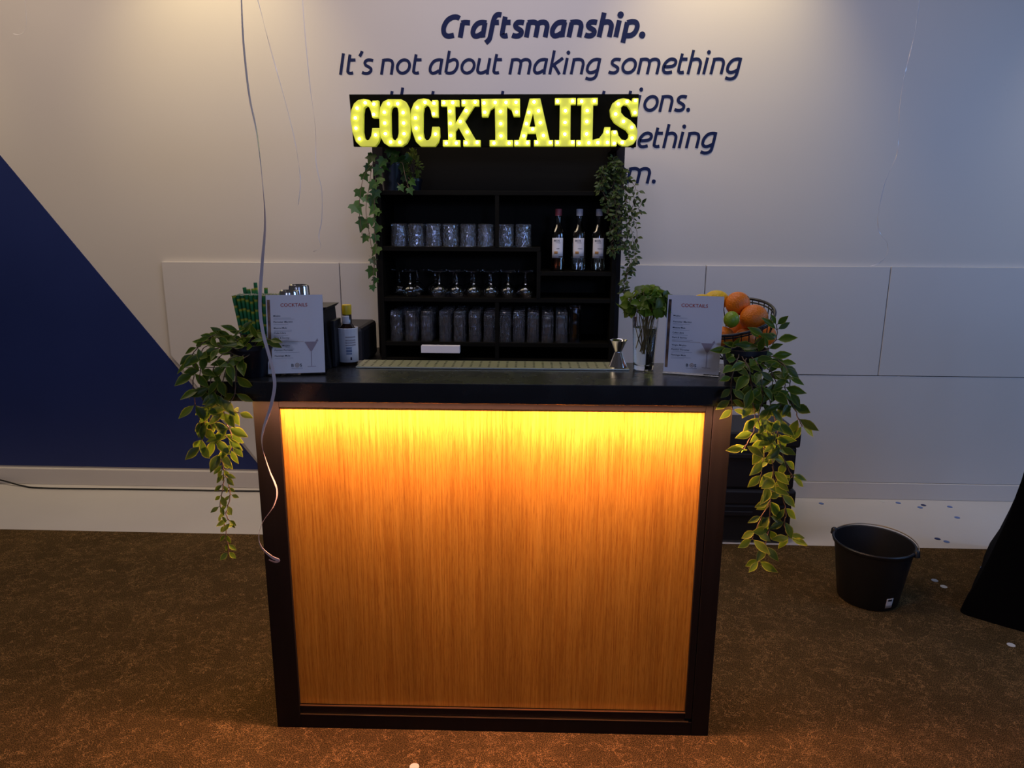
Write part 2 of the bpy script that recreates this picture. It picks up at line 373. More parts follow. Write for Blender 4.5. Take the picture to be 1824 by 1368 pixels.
GL = {  # monoline humanist italic drawn stroke by stroke: advance, strokes, dots
 'I': (.27, [[(.12,0),(.12,.69)]], []), '\u2019': (.20, [[(.13,.76),(.12,.70),(.07,.59)]], []), ' ': (.23, [], []),
 't': (.37, [[(.09,.65),(.09,.16),(.12,.07),(.20,.045),(.29,.06)], [(.09,.475),(.31,.475)]], []),
 's': (.43, [[(.37,.455),(.27,.475),(.15,.465),(.09,.39),(.13,.31),(.25,.25),(.335,.19),(.335,.10),(.25,.045),(.13,.045),(.04,.075)]], []),
 'n': (.54, [[(.08,0),(.08,.455)], [(.035,.455),(.14,.472),(.26,.475),(.37,.44),(.425,.34),(.43,.24),(.43,0)]], []),
 'o': (.57, [[(.28+.215*math.cos(2*PI*k/20), .26+.215*math.sin(2*PI*k/20)) for k in range(21)]], []),
 'a': (.56, [[(.48,.455),(.32,.475),(.17,.43),(.075,.29),(.075,.13),(.16,.045),(.28,.06),(.39,.13)], [(.43,.47),(.43,.10),(.45,0)]], []),
 'b': (.55, [[(.08,.76),(.08,.06)], [(.08,.065),(.20,.042),(.34,.07),(.43,.18),(.445,.34),(.38,.455),(.26,.478),(.08,.40)]], []),
 'u': (.55, [[(.07,.52),(.065,.22),(.09,.09),(.18,.045),(.28,.06),(.40,.12)], [(.43,.52),(.43,.10),(.45,0)]], []),
 'm': (.84, [[(.08,0),(.08,.455)], [(.035,.455),(.14,.472),(.25,.475),(.35,.43),(.395,.34),(.40,.24),(.40,0)], [(.38,.40),(.46,.46),(.57,.475),(.67,.44),(.725,.34),(.73,.24),(.73,0)]], []),
 'k': (.50, [[(.08,0),(.08,.76)], [(.43,.52),(.11,.27)], [(.15,.29),(.25,.20),(.42,0)]], []),
 'i': (.25, [[(.08,0),(.08,.52)]], [(.08,.69)]),
 'g': (.56, [[(.48,.455),(.32,.475),(.17,.43),(.075,.29),(.075,.13),(.16,.055),(.28,.06),(.41,.12)], [(.43,.47),(.43,.05),(.40,-.09),(.31,-.15),(.19,-.155),(.07,-.12)]], []),
 'h': (.54, [[(.08,0),(.08,.76)], [(.08,.44),(.20,.475),(.32,.465),(.41,.38),(.43,.26),(.43,0)]], []),
 'e': (.52, [[(.09,.235),(.24,.235),(.38,.26),(.455,.33),(.43,.43),(.32,.478),(.19,.45),(.09,.33),(.07,.19),(.12,.08),(.23,.04),(.40,.07)]], []),
 'C': (.60, [[(.58,.60),(.48,.645),(.34,.64),(.19,.56),(.10,.40),(.09,.24),(.16,.10),(.30,.045),(.48,.075)]], []),
 'r': (.39, [[(.08,0),(.08,.455)], [(.035,.455),(.16,.475),(.33,.462)]], []),
 'f': (.37, [[(-.02,-.17),(.08,-.06),(.10,.10),(.11,.50),(.15,.66),(.24,.72),(.35,.705)], [(.11,.475),(.31,.475)]], []),
 'p': (.56, [[(.08,.46),(.08,-.18)], [(.08,.445),(.22,.477),(.37,.455),(.45,.34),(.43,.17),(.33,.065),(.20,.042),(.08,.07)]], []),
 'c': (.46, [[(.42,.455),(.30,.475),(.17,.43),(.08,.30),(.07,.16),(.15,.06),(.26,.042),(.38,.07)]], []),
 'x': (.48, [[(.06,.52),(.42,0)], [(.42,.52),(.05,0)]], []), '.': (.25, [], [(.09,.06)])}
def wall_text(body, pl, pr, pb, pt, wt=.098):
    a = UY(pl, pb, WY-.0015); b_ = UY(pr, pb, WY-.0015); c_ = UY(pl, pt, WY-.0015); sh = .20; adv = 0; S = []; D = []
    for ch in body:
        w_, st, dt = GL[ch]; w_ += (wt-.098)*.5
        for q in st: S.append([(adv+x+sh*z, z) for x, z in (smooth_path([(x, z, 0) for x, z in q], 5) if len(q) > 2 else [Vector((x, z, 0)) for x, z in q]) for x, z in [(x, z)]] if False else [(adv+p[0]+sh*p[1], p[1]) for p in (smooth_path([(x, z, 0) for x, z in q], 5) if len(q) > 2 else q)])
        D += [(adv+x+sh*z, z) for x, z in dt]; adv += w_
    x0 = min(x for q in S+[D or [(9, 9)]] for x, z in q)-wt/2; x1 = max(x for q in S+[D or [(-9, 9)]] for x, z in q)+wt/2
    kx = (b_.x-a.x)/(x1-x0); kz = (c_.z-a.z)/.69; b = MB()
    P = lambda x, z: Vector((a.x+(x-x0)*kx, WY-.0015, a.z+z*kz))
    for i_, q in enumerate(S): b.ribbon([P(*p)-Vector((0, .00004*(i_ % 4), 0)) for p in q], wt*(kx+kz)/2, None, (0, -1, 0), .0012)
    for x, z in D:
        n = 20; r_ = wt*.66; o_ = P(x, z); vs = [o_+Vector((r_*kx*math.cos(2*PI*k/n), y_, r_*kz*math.sin(2*PI*k/n))) for y_ in (-.0012, .0012) for k in range(n)]
        b.add(vs, [tuple(range(n))[::-1], tuple(range(n, 2*n))]+[(k, (k+1) % n, n+(k+1) % n, n+k) for k in range(n)])
    return b.build('lettering', m_letter, wall)
wall_text('Craftsmanship.', 786, 1148, 67, 28, .165)
wall_text('It\u2019s not about making something', 604, 1322, 133, 95)
wall_text('that meets expectations.', 692, 1228, 199, 160)
wall_text('making something', 864, 1278, 263, 225)
wall_text('them.', 1039, 1167, 326, 288)

# thin black cable along the base of the wall
pts = [UZ(-60, 845, .004)+Vector((0, 0, 0)), UZ(0, 857, .006), UZ(40, 865, .006), UZ(80, 869, .006), UZ(240, 871, .006), UZ(460, 874.5, .006), UZ(640, 876, .006)]
pts = [Vector((p.x, min(p.y, 3.806), .005)) for p in pts]
pts[0] = Vector((-3.35, 3.806, .05)); pts[1] = Vector((-3.14, 3.806, .028))
tag(MB().tube(smooth_path(pts, 8), .0045, 8).build('power_cable', m_cable, smooth=True), 'thin black cable running along the white floor strip under the wall', 'cable')

# ---------------------------------------------------------------- bar counter
BX, BY, BR = -.122, 1.858, R_(.697)
bar = thing('bar_counter', 'portable black bar counter with lit oak-veneer front panel and overhanging top', 'bar counter', (BX, BY, 0), BR)
BM = MAT[bar.name]
def bl(mb): mb.v = [BM @ x for x in mb.v]; return mb
H = 1.047; W2 = .651
bl(MB().box(-W2, -.579, 0, .03, 0, H)).build('front_stile', m_black, bar, bevel=.0015)
bl(MB().box(.600, W2, 0, .03, 0, H)).build('front_stile', m_black, bar, bevel=.0015)
bl(MB().box(.579, .5985, .0005, .03, .058, H)).build('inner_stile', m_black, bar, bevel=.001)
bl(MB().box(-.579, .579, 0, .03, 1.006, H)).build('top_rail', m_black, bar, bevel=.0015)
bl(MB().box(-.579, .60, 0, .03, 0, .046)).build('bottom_rail', m_black, bar, bevel=.002)
bl(MB().box(-.579, .579, .003, .03, .048, .074)).build('lower_bead', m_black, bar, bevel=.003)
bl(MB().box(-.579, .579, .0015, .006, .0745, .0765)).build('metal_bead', m_gold, bar)
bl(MB().box(-.579, .590, -.0004, .006, .0462, .0475)).build('metal_bead', m_gold, bar)
bl(MB().box(-.579, .579, .010, .020, .0767, 1.006)).build('front_panel', m_wood, bar)
bl(MB().box(-W2, -W2+.018, .03, .25, 0, H)).build('side_panel', m_black, bar, bevel=.001)
bl(MB().box(W2-.018, W2, .03, .25, 0, H)).build('side_panel', m_black, bar, bevel=.001)
bl(MB().box(-.742, .706, -.100, .205, H, 1.0995)).build('counter_top', m_top, bar, bevel=.002)
bl(MB().box(-.63, .63, -.056, -.044, H-.0025, H+.001)).build('led_strip', m_led, bar)
LP = BM @ Vector((0, -.050, H-.004)); LT = LP + Vector((0, -math.sin(R_(20)), -math.cos(R_(20))))
led = area('led_strip_light', LP, LT, 1.26, 29, (1, .44, .25), .012)
for sx_ in (-.680, .676):
    bl(MB().box(sx_-.006, sx_+.006, -.04, .19, H-.0025, H+.001)).build('led_strip', m_led, bar)
    q_ = BM @ Vector((sx_, .065, H-.004)); area('led_strip_light', q_, q_-Vector((0, 0, 1)), .012, 4.2, (1, .52, .17), .25)

# drip mat
mt = thing('drip_tray', 'long perforated steel drip tray on the back edge of the counter', 'tray', (BX, BY, 1.1), BR)
bl(MB().box(-.385, .382, .085, .188, 1.1, 1.1045)).build('plate', m_mat_st, mt, bevel=.001)
b = MB()
for i in range(30):
    x = -.368+i*.0255
    for k in range(5): b.box(x-.003, x+.003, .097+k*.0185, .103+k*.0185, 1.1046, 1.10475)
bl(b).build('slots', m_slot, mt)

# ---------------------------------------------------------------- menu stands
def menu(blp, brp, tilt, label, zt=1.1):
    B0 = UZ(*blp, 1.1); B1 = UZ(*brp, 1.1); X = (B1-B0).normalized(); c = (B0+B1)/2; wd = .148; hh = .208
    rz = math.atan2(X.y, X.x); t0 = thing('menu_stand', label, 'menu', (c.x, c.y, 1.1), rz); M0 = MAT[t0.name]
    ti = R_(tilt); Z = Vector((0, math.sin(ti), math.cos(ti))); N = Vector((0, -math.cos(ti), math.sin(ti)))
    def L(x, z, d=0): return M0 @ (Vector((x, 0, .006)) + Z*z + N*d)
    def sheet(x0, x1, z0, z1, d0, d1):
        m_ = MB(); P = [L(x, z, d) for d in (d0, d1) for x, z in ((x0, z0), (x1, z0), (x1, z1), (x0, z1))]
        return m_.add(P, [(0,3,2,1),(4,5,6,7),(0,1,5,4),(1,2,6,5),(2,3,7,6),(3,0,4,7)])
    h = wd/2
    foot = MB(); foot.add([M0 @ Vector(p) for p in ((-h, -.004, 0), (h, -.004, 0), (h, .075, 0), (-h, .075, 0), (-h, -.004, .003), (h, -.004, .003), (h, .075, .003), (-h, .075, .003))], [(0,3,2,1),(4,5,6,7),(0,1,5,4),(1,2,6,5),(2,3,7,6),(3,0,4,7)])
    foot.v += []; sheet_b = sheet(-h, h, -.003, hh+.002, -.0022, -.0008); o = len(foot.v)
    foot.add(sheet_b.v, sheet_b.f); foot.build('acrylic_holder', m_acr, t0)
    ps = sheet(-h+.001, h-.001, 0, hh, -.0006, 0).build('menu_sheet', m_paper, t0)
    sheet(-h+.004, -h+.0115, .012, hh-.012, .0001, .0004).build('photo_strip', m_photo, ps)
    xd = M0.to_3x3() @ Vector((1, 0, 0)); zd = M0.to_3x3() @ Z
    def tx(name, s_, m_, x, z, cap, width=None, bold=.0, al='LEFT'):
        return text_mesh(name, s_, m_, ps, L(x, z, .0005), xd, zd, width=width, cap=cap, bold=bold, align=al)
    tx('heading', 'COCKTAILS', m_head, -.036, hh-.031, .0095, .069, .012)
    items = ['Mojito', 'Pornstar Martini', 'Moscow Mule', 'Cuba Libre', 'Dark & Stormy', 'Virgin Mojito', 'Passion Pornstar', 'Flamingo Mule']
    zs = [.151, .135, .119, .1055, .0925, .072, .060, .045]
    for s_, z in zip(items, zs):
        tx('item_name', s_, m_ink, -.055, z, .0042, len(s_)*.0030, .012)
        ln = MB()
        q = sheet(-.055, -.055+.035+.03*rng.random(), z-.0045, z-.0038, .0001, .0003); ln.add(q.v, q.f)
        if rng.random() < .5: q = sheet(-.055, -.055+.05*rng.random()+.02, z-.0075, z-.0069, .0001, .0003); ln.add(q.v, q.f)
        ln.build('description_line', m_grey, ps)
    sheet(-.055, .020, .0835, .0842, .0001, .0003).build('divider_line', m_gold_ink, ps)
    tx('logo_letter', 'B', m_ink, -.0135, .017, .0085, None, .02); tx('logo_letter', 'S', m_ink, .0085, .017, .0085, None, .02)
    rg = MB()
    for r_, w_ in ((.0052, .0011), (.0030, .0008), (.0010, .0010)):
        pr = [(r_-w_/2, 0), (r_+w_/2, 0)]; n = 24; vs = []; fs = []
        for rr_, _ in pr:
            for k in range(n): vs.append(L(.0015+rr_*math.cos(2*PI*k/n), .0212+rr_*math.sin(2*PI*k/n), .0006))
        fs = [(k, (k+1) % n, n+(k+1) % n, n+k) for k in range(n)]; rg.add(vs, fs)
    rg.build('logo_ring', m_gold_ink, ps)
    sheet(-.0135, .0155, .0125, .0137, .0001, .0003).build('logo_line', m_grey, ps)
    # pale martini glass picture
    g_ = MB()
    for poly in ([(.022, .083), (.056, .083), (.041, .058), (.037, .058)], [(.0382, .058), (.0398, .058), (.0398, .018), (.0382, .018)], [(.028, .016), (.050, .016), (.050, .0175), (.028, .0175)], [(.050, .083), (.056, .092), (.058, .084)]):
        g_.add([L(x, z, .0003) for x, z in poly], [tuple(range(len(poly)))])
    g_.build('cocktail_picture', m_drink, ps)
    return t0
menu((478, 670), (580, 667), 11, 'white cocktail menu card in clear stand, left end of counter by the straws')
menu((1181, 665), (1280, 672), 5, 'white cocktail menu card in clear stand in front of the fruit basket')

# ---------------------------------------------------------------- straws
straw_loc = Vector((-.775, 1.955, 1.1))
holder = thing('straw_holder', 'black round tumbler holding striped paper straws behind left potted plant', 'holder', straw_loc)
hb = MB(); hb.lathe([(.040, 0), (.050, .095), (.048, .095), (.038, .004), (0, .004)], 32, straw_loc); hb.v = hb.v
hb.build('cup', m_blackp, holder, smooth=True)
st0 = None
rs = random.Random(3)
cells = [(i, j) for j in range(5) for i in range(11)]
for i, j in cells:
    if st0 is None:
        b = MB(); b.lathe([(.0050, 0), (.0050, .197), (.0042, .197), (.0042, .01)], 12)
        st0 = b.build('paper_straw', m_straw, smooth=True); o = st0
        e = MB(); e.lathe([(.0042, .1973), (.0051, .1973), (.0051, .1966), (.0042, .1966)], 12, closed=True); e.build('cut_end', m_strawend, st0)
    else: o = copy_tree(st0)
    u = (i-5)/5; w_ = (j-2)/2
    bx = u*.036; by = w_*.019; tx_ = u*.061+rs.uniform(-.0006, .0006); ty = w_*.0235
    dz = {(1, 4): .018, (2, 4): .012, (4, 3): .032, (6, 4): .016, (3, 4): .013}.get((i, j), 0)+rs.uniform(-.0008, .0008)
    p0 = straw_loc+Vector((bx, by, .006+dz)); dr = Vector((tx_-bx, ty-by, .195)).normalized()
    o.location = p0; o.rotation_euler = dr.to_track_quat('Z', 'Y').to_euler()
    tag(o, 'green and yellow bamboo-print paper straw packed behind the front row of the bundle', 'straw', 'paper straws in the bundle')
    if j == 0: o['label'] = 'green and yellow bamboo-print paper straw in the bundle\u2019s front row, %s from the left' % ['first', 'second', 'third', 'fourth', 'fifth', 'sixth', 'seventh', 'eighth', 'ninth', 'tenth', 'eleventh'][i]
    if (i, j) == (4, 3): tag(o, 'green bamboo-print paper straw sticking up highest out of the bundle', 'straw', 'paper straws in the bundle')

# shaker tins, inverted
def tin(px, py, Y, rb, label):
    top = UY(px, py, Y); h = top.z-1.1
    t0 = MB(); c = (top.x, Y, 1.1)
    t0.lathe([(rb*1.5, 0), (rb*1.53, .003), (rb*1.45, .02), (rb*1.03, h-.006), (rb*.97, h-.001), (rb*.90, h), (rb*.84, h-.003), (0, h-.003)], 48, c)
    tag(t0.build('shaker_tin', m_steel, smooth=True, loc=c), label, 'shaker', 'upturned shaker tins')
tin(515, 517, 1.955, .0262, 'shorter polished steel shaker tin upturned behind the left menu card')
tin(532, 507, 2.045, .0275, 'taller polished steel shaker tin upturned at the back, behind the shorter tin')
# bar caddy (napkin holder)
t0 = thing('bar_caddy', 'black plastic bar caddy between left menu card and yellow-capped bottle', 'caddy', (-.617, 1.985, 1.1))
cx0, cx1 = -.643, -.588; yb = 1.955
b = MB(); b.prism([(cx0, 1.1), (cx1+.012, 1.1), (cx1+.012, 1.1), (cx1, 1.262), (cx0, 1.262)], yb-.03, yb+.09)
b.build('body', m_blackp, t0, bevel=.003)
MB().prism([(cx0-.002, 1.262), (cx1+.002, 1.262), (cx1+.012, 1.272), (cx0-.002, 1.272)], yb-.033, yb+.095).build('lid', m_blackp, t0, bevel=.002)
MB().box(cx1+.013, cx1+.024, yb-.01, yb+.06, 1.1, 1.232).build('side_pocket', m_blackp, t0, bevel=.002)

# bitters bottle
c = UZ(622, 648, 1.1); c = Vector((c.x, c.y, 1.1))
t0 = thing('bitters_bottle', 'small dark bottle with yellow cap and oversized crumpled white paper label', 'bottle', c)
MB().lathe([(0, 0), (.0235, 0), (.0255, .004), (.0255, .09), (.022, .104), (.0135, .116), (.0125, .146), (0, .146)], 40, c).build('bottle_body', m_amber, t0, smooth=True)
MB().lathe([(0, .144), (.0128, .144), (.0132, .146), (.0134, .168), (.0125, .171), (0, .171)], 32, c).build('cap', m_cap_y, t0, smooth=True)
def label_patch(c, r, z0, z1, a0, a1, m_, name, parent, n=16, flare=0, cr=0, thick=.0004):
    b = MB(); vs = []; zz = [z0, z0+(z1-z0)*.35, z0+(z1-z0)*.7, z1-.004, z1]
    for q, z in enumerate(zz):
        for k in range(n+1):
            a = R_(a0+(a1-a0)*k/n); rr_ = r+cr*math.sin(k*2.1+q)*(.4+q*.4)+(flare if q == 4 else 0)
            vs.append(Vector(c)+Vector((rr_*math.sin(a), -rr_*math.cos(a), z)))
    fs = [(q*(n+1)+k, q*(n+1)+k+1, (q+1)*(n+1)+k+1, (q+1)*(n+1)+k) for q in range(len(zz)-1) for k in range(n)]
    b.add(vs, fs); o = b.build(name, m_, parent, smooth=True)
    md = o.modifiers.new('thickness', 'SOLIDIFY'); md.thickness = thick; md.offset = 1; return o
wl = label_patch(c, .0275, .009, .107, -178, 180, m_white, 'paper_label', t0, 48, .0006, .0004)
label_patch(c, .0137, .118, .141, -80, 40, m_white, 'neck_label', t0)
label_patch(c, .0284, .032, .037, 2, 34, m_bluebar, 'barcode', wl); label_patch(c, .0284, .039, .047, 2, 34, m_bluebar, 'barcode', wl); label_patch(c, .0284, .050, .053, 2, 34, m_bluebar, 'barcode', wl)
for z in (.060, .067, .074, .083): label_patch(c, .0284, z, z+.0007, 0, 60, m_grey, 'print_line', wl)
label_patch(c, .0284, .016, .024, 24, 33, m_ink, 'recycling_mark', wl)

# jigger
c = Vector((UZ(1099, 653, 1.1).x, 1.985, 1.1045))
b = MB(); b.lathe([(.0255, 0), (.0262, .0012), (.0105, .041), (.0098, .043), (.0105, .045), (.0235, .0745), (.0245, .0755), (.0225, .0745), (.0085, .045), (0, .0445)], 48, c)
tag(b.build('jigger', m_steel, smooth=True, loc=c), 'polished steel double-ended jigger standing beside the glass of mint', 'jigger')

# glass vase with mint
c = Vector((UZ(1143, 653, 1.1).x, 1.975, 1.1))
t0 = thing('mint_glass', 'tall clear glass tumbler holding a bunch of fresh mint in water', 'glass of mint', c)
MB().lathe([(0, 0), (.0265, 0), (.0282, .003), (.0365, .150), (.0345, .150), (.0275, .018), (.024, .013), (0, .013)], 48, c).build('glass', m_glass, t0, smooth=True)
MB().lathe([(0, .0135), (.0240, .0135), (.0276, .019), (.0331, .118), (0, .118)], 40, c).build('water', m_clear, t0, smooth=True)
rm = random.Random(21); sb = MB(); fb = MB()
for k in range(26):
    a = rm.uniform(0, 2*PI); r0 = rm.uniform(0, .018); r1 = rm.uniform(0, .026)
    p0 = c+Vector((r0*math.cos(a+1), r0*math.sin(a+1), rm.uniform(.04, .062))); p1 = c+Vector((r1*math.cos(a), r1*math.sin(a), .14))
    rr_ = rm.uniform(.01, .055); p2 = c+Vector((rr_*math.cos(a), rr_*math.sin(a), rm.uniform(.17, .23)))
    sb.tube(smooth_path([p0, p1, p2], 5), .0011, 5)
for k in range(170):
    # crown: flattened ball of rounded mint leaves
    th = rm.uniform(0, 2*PI); ph = rm.uniform(-.45, 1.45); rad = .074*(rm.uniform(.45, 1)**.5)
    dr = Vector((math.cos(th)*math.cos(ph), math.sin(th)*math.cos(ph)*.8, math.sin(ph)*.72))
    p = c+Vector((.004, 0, .178))+dr*rad*Vector((1, 1, 1)).length/1.732
    n = (dr+Vector((rm.uniform(-.5, .5), rm.uniform(-.7, .2), rm.uniform(-.2, .7)))).normalized()
    d = (dr*rm.uniform(.2, .8)+Vector((rm.uniform(-1, 1), rm.uniform(-1, 1), rm.uniform(-.9, .3)))).normalized()
    L_ = rm.uniform(.024, .042); fb.leaf(p-d*L_*.4, d, n, L_, L_*.78, .25, .10, rm.random())
sb.build('stems', m_mintstem, t0, smooth=True); fb.build('foliage', m_mint, t0, smooth=True)

# ---------------------------------------------------------------- fruit basket
bc = Vector((.541, 2.030, 1.2445)); bn = Vector((-.208, -.254, .944)).normalized()
ux = bn.cross(Vector((0, 1, 0))).normalized(); ux = -ux if ux.x < 0 else ux; uy = bn.cross(ux).normalized()
t0 = thing('fruit_basket', 'round black wire basket full of oranges, lemons and a lime, tilted behind right menu card', 'basket', (bc.x, bc.y, 1.1))
def ring(r, off, n=64): return [bc+bn*off+(ux*math.cos(2*PI*k/n)+uy*math.sin(2*PI*k/n))*r for k in range(n)]
MB().tube(ring(.127, 0), .0042, 10, closed=True).build('rim', m_wire, t0, smooth=True)
MB().tube(ring(.124, -.010), .0022, 8, closed=True).build('rim', m_wire, t0, smooth=True)
MB().tube(ring(.055, -.108), .0032, 8, closed=True).build('base_ring', m_wire, t0, smooth=True)
for k in range(36):
    a = 2*PI*k/36; e = ux*math.cos(a)+uy*math.sin(a)
    MB().tube(smooth_path([bc+e*.126, bc+e*.118-bn*.04, bc+e*.095-bn*.078, bc+e*.055-bn*.108], 4), .0014, 6).build('basket_wire', m_wire, t0, smooth=True)
b = MB()
for k in range(4): e = ux*math.cos(k*PI/4)+uy*math.sin(k*PI/4); b.tube([bc-bn*.108+e*.055, bc-bn*.108-e*.055], .0014, 6)
b.build('base_wires', m_wire, t0, smooth=True)
def fruit(px, py, Y, r, m_, name, label, elong=1, axis=(1, 0, .1), calyx=None):
    c = UY(px, py, Y); n = 28; prof = []
    for i in range(17):
        a = PI*i/16-PI/2; z = math.sin(a)*r*elong; rr_ = math.cos(a)*r
        if elong > 1.1: z += (.16*r*max(0, abs(math.sin(a))-.85)/.15)*(1 if a > 0 else -1)
        prof.append((max(rr_, 0), z))
    q = Vector(axis).to_track_quat('Z', 'Y'); b = MB(); b.lathe(prof, n); b.v = [c+q @ v_ for v_ in b.v]
    o = b.build(name, m_, smooth=True, loc=c)
    z = r*elong*(1.03 if elong > 1.1 else .99); s_ = MB(); s_.lathe([(0, z-.003), (.0035, z-.002), (.0028, z+.001), (0, z+.0015)], 8); s_.v = [c+q @ v_ for v_ in s_.v]
    s_.build('stem_end', m_calyx, o, smooth=True)
    return tag(o, label, name, 'fruit in the wire basket')
fruit(1252, 541, 2.02, .0270, m_lemon, 'lemon', 'yellow lemon peeking over top edge of right menu card, nearer of two', 1.25, (1, .1, -.15))
fruit(1277, 534, 2.08, .0275, m_lemon, 'lemon', 'yellow lemon at the back of the basket, beside the topmost orange', 1.28, (1, -.1, -.1))
fruit(1314, 541, 2.045, .0342, m_orange, 'orange', 'topmost orange in the basket, against the pale wall', 1, (.7, -.3, .6))
fruit(1343, 567, 1.995, .0385, m_orange, 'orange', 'largest orange in the basket, at the right by the rim', 1, (.6, -.7, -.6))
fruit(1303, 569, 1.975, .0212, m_lime, 'lime', 'small green lime resting in front of the oranges', 1.1, (.2, .5, 1))
fruit(1289, 601, 1.985, .0300, m_orange, 'orange', 'orange half hidden by right edge of menu card, under the lime', 1, (0, .3, 1))
fruit(1327, 606, 1.985, .0330, m_orange, 'orange', 'orange low in the basket below the rim, behind the plant leaves', 1, (.5, -.8, -.2))
fruit(1362, 597, 2.04, .0320, m_orange, 'orange', 'orange at far right of basket below the rim', 1, (0, .2, 1))
fruit(1246, 575, 2.04, .0330, m_orange, 'orange', 'orange mostly hidden behind the right menu card, under the nearer lemon', 1, (0, .2, 1))
fruit(1316, 590, 2.06, .0300, m_orange, 'orange', 'orange deep in the basket below the largest orange', 1, (0, .2, 1))

# ---------------------------------------------------------------- potted plants
def pot(parent, c, r0, r1, h, m_=m_pot):
    MB().lathe([(0, 0), (r0, 0), (r1, h-.012), (r1*1.06, h-.012), (r1*1.06, h), (r1*.95, h), (r1*.93, h-.015), (0, h-.015)], 36, c).build('pot', m_, parent, smooth=True)
def vine(strands, parent, Lr, wr, m_, seed, dens=.022, stem_r=.0013, droop=.3, jit=.006, spread=.8, stemmat=m_stem, clus=2, rnd=0):
    """strands = lists of world points; leaves alternate outwards along each strand"""
    r = random.Random(seed); fb = MB(); sb = MB()
    for S in strands:
        P = smooth_path(S, 8); P = [p+Vector((r.uniform(-1, 1), r.uniform(-1, 1), r.uniform(-1, 1)))*jit*.25 for p in P]
        sb.tube(P, stem_r, 6); acc = 0; side = 1
        for i in range(1, len(P)):
            seg = P[i]-P[i-1]; acc += seg.length
            if acc > dens or i == len(P)-1:
                acc = 0
                for q in range(clus):
                    side = -side; tg = seg.normalized() if seg.length > 1e-6 else Vector((0, 0, -1))
                    out = Vector((side*r.uniform(.5, 1), r.uniform(-.7, .35), r.uniform(-.35, .35)))
                    d = (out*spread+tg*r.uniform(.1, .8)+Vector((r.uniform(-1, 1), r.uniform(-1, 1), r.uniform(-1, 1)))*rnd+Vector((0, 0, -droop*r.random()))).normalized()
                    n = Vector((r.uniform(-.4, .4), -1, r.uniform(.1, 1.0)))
                    L_ = r.uniform(*Lr); s0 = P[i]+d*.004
                    sb.tube([P[i], s0], stem_r*.6, 4); fb.leaf(s0, d, n, L_, L_*r.uniform(*wr), r.uniform(-.05, .3), r.uniform(.05, .2), r.random())
    sb.build('vine_stem', stemmat, parent, smooth=True); fb.build('foliage', m_, parent, smooth=True)
def pxs(pts, Y): return [UY(p[0], p[1], p[2] if len(p) > 2 else Y) for p in pts]

# left plant at the counter end
c = UZ(449, 668, 1.1); c = Vector((c.x, 1.835, 1.1))
t0 = thing('trailing_plant', 'artificial trailing vine in black pot, left end of counter, hanging to the floor', 'plant', c)
pot(t0, c, .044, .056, .085)
Yl = 1.725
S = [pxs(q, Yl) for q in (
 [(440, 640, 1.80), (400, 628, 1.76), (380, 660), (372, 710), (376, 760), (394, 810), (399, 850), (393, 900), (402, 945), (408, 985)],
 [(440, 636, 1.80), (410, 640), (396, 690), (398, 735), (412, 775), (412, 800)],
 [(436, 630, 1.81), (378, 612, 1.76), (352, 640), (344, 690), (352, 735), (362, 765)],
 [(446, 630, 1.79), (424, 650, 1.73), (418, 700), (408, 725), (425, 735)],
 [(445, 625, 1.82), (420, 605), (402, 598), (385, 602)],
 [(440, 630, 1.82), (410, 600, 1.80), (380, 598), (350, 622), (338, 640)],
 [(448, 628, 1.82), (460, 606, 1.80), (478, 604, 1.79)],
 [(440, 628, 1.80), (425, 640, 1.75), (400, 655), (385, 690), (384, 720), (366, 750), (358, 795)],
 [(394, 820), (402, 845), (410, 880), (403, 915), (410, 930)],
 [(440, 630, 1.80), (400, 618, 1.74), (362, 640, 1.72), (358, 700), (380, 745), (405, 780)],
 [(445, 622, 1.84), (432, 602, 1.84), (425, 590, 1.83)])]
big = S[1:4]+[S[7], S[9]]
vine([S[0][:6]]+big, t0, (.038, .056), (.42, .54), m_vine, 5, .040)
vine([S[4], S[5], S[6], S[10]], t0, (.032, .048), (.38, .5), m_vine, 6, .022, spread=.9, droop=.1)
vine([S[0][5:], S[8]], t0, (.018, .032), (.42, .58), m_vine, 9, .022)
# right plant
c = UZ(1322, 676, 1.1); c = Vector((c.x, 1.845, 1.1))
t0 = thing('trailing_plant', 'artificial trailing vine in black pot, right end of counter, hanging past the crates', 'plant', c)
pot(t0, c, .044, .056, .085)
Yr = 1.745
S = [pxs(q, Yr) for q in (
 [(1330, 632, 1.82), (1362, 625, 1.80), (1382, 606, 1.80), (1384, 580, 1.80)],
 [(1335, 632, 1.82), (1368, 650, 1.77), (1376, 700), (1366, 750), (1372, 800), (1378, 850), (1372, 900), (1368, 950), (1352, 1000)],
 [(1338, 634, 1.82), (1385, 645, 1.78), (1405, 670), (1408, 705), (1418, 735), (1428, 758)],
 [(1335, 636, 1.82), (1375, 665, 1.76), (1390, 720), (1386, 770), (1398, 820), (1412, 850)],
 [(1320, 632, 1.80), (1335, 660, 1.73), (1340, 710), (1345, 755), (1336, 780), (1326, 800)],
 [(1375, 830), (1388, 870), (1400, 905), (1398, 940), (1408, 958)],
 [(1318, 630, 1.80), (1308, 655, 1.74), (1302, 690), (1304, 728)],
 [(1330, 630, 1.82), (1350, 650, 1.75), (1358, 700), (1352, 750), (1362, 800), (1356, 840), (1374, 880), (1352, 930), (1340, 960)],
 [(1330, 628, 1.84), (1345, 610, 1.82), (1362, 600, 1.82)],
 [(1335, 630, 1.83), (1378, 635, 1.80), (1402, 660), (1398, 690), (1406, 720)],
 [(1325, 630, 1.84), (1318, 618, 1.84), (1300, 622, 1.82)],
 [(1330, 636, 1.80), (1328, 650, 1.75), (1338, 680), (1362, 700), (1380, 740), (1378, 790)])]
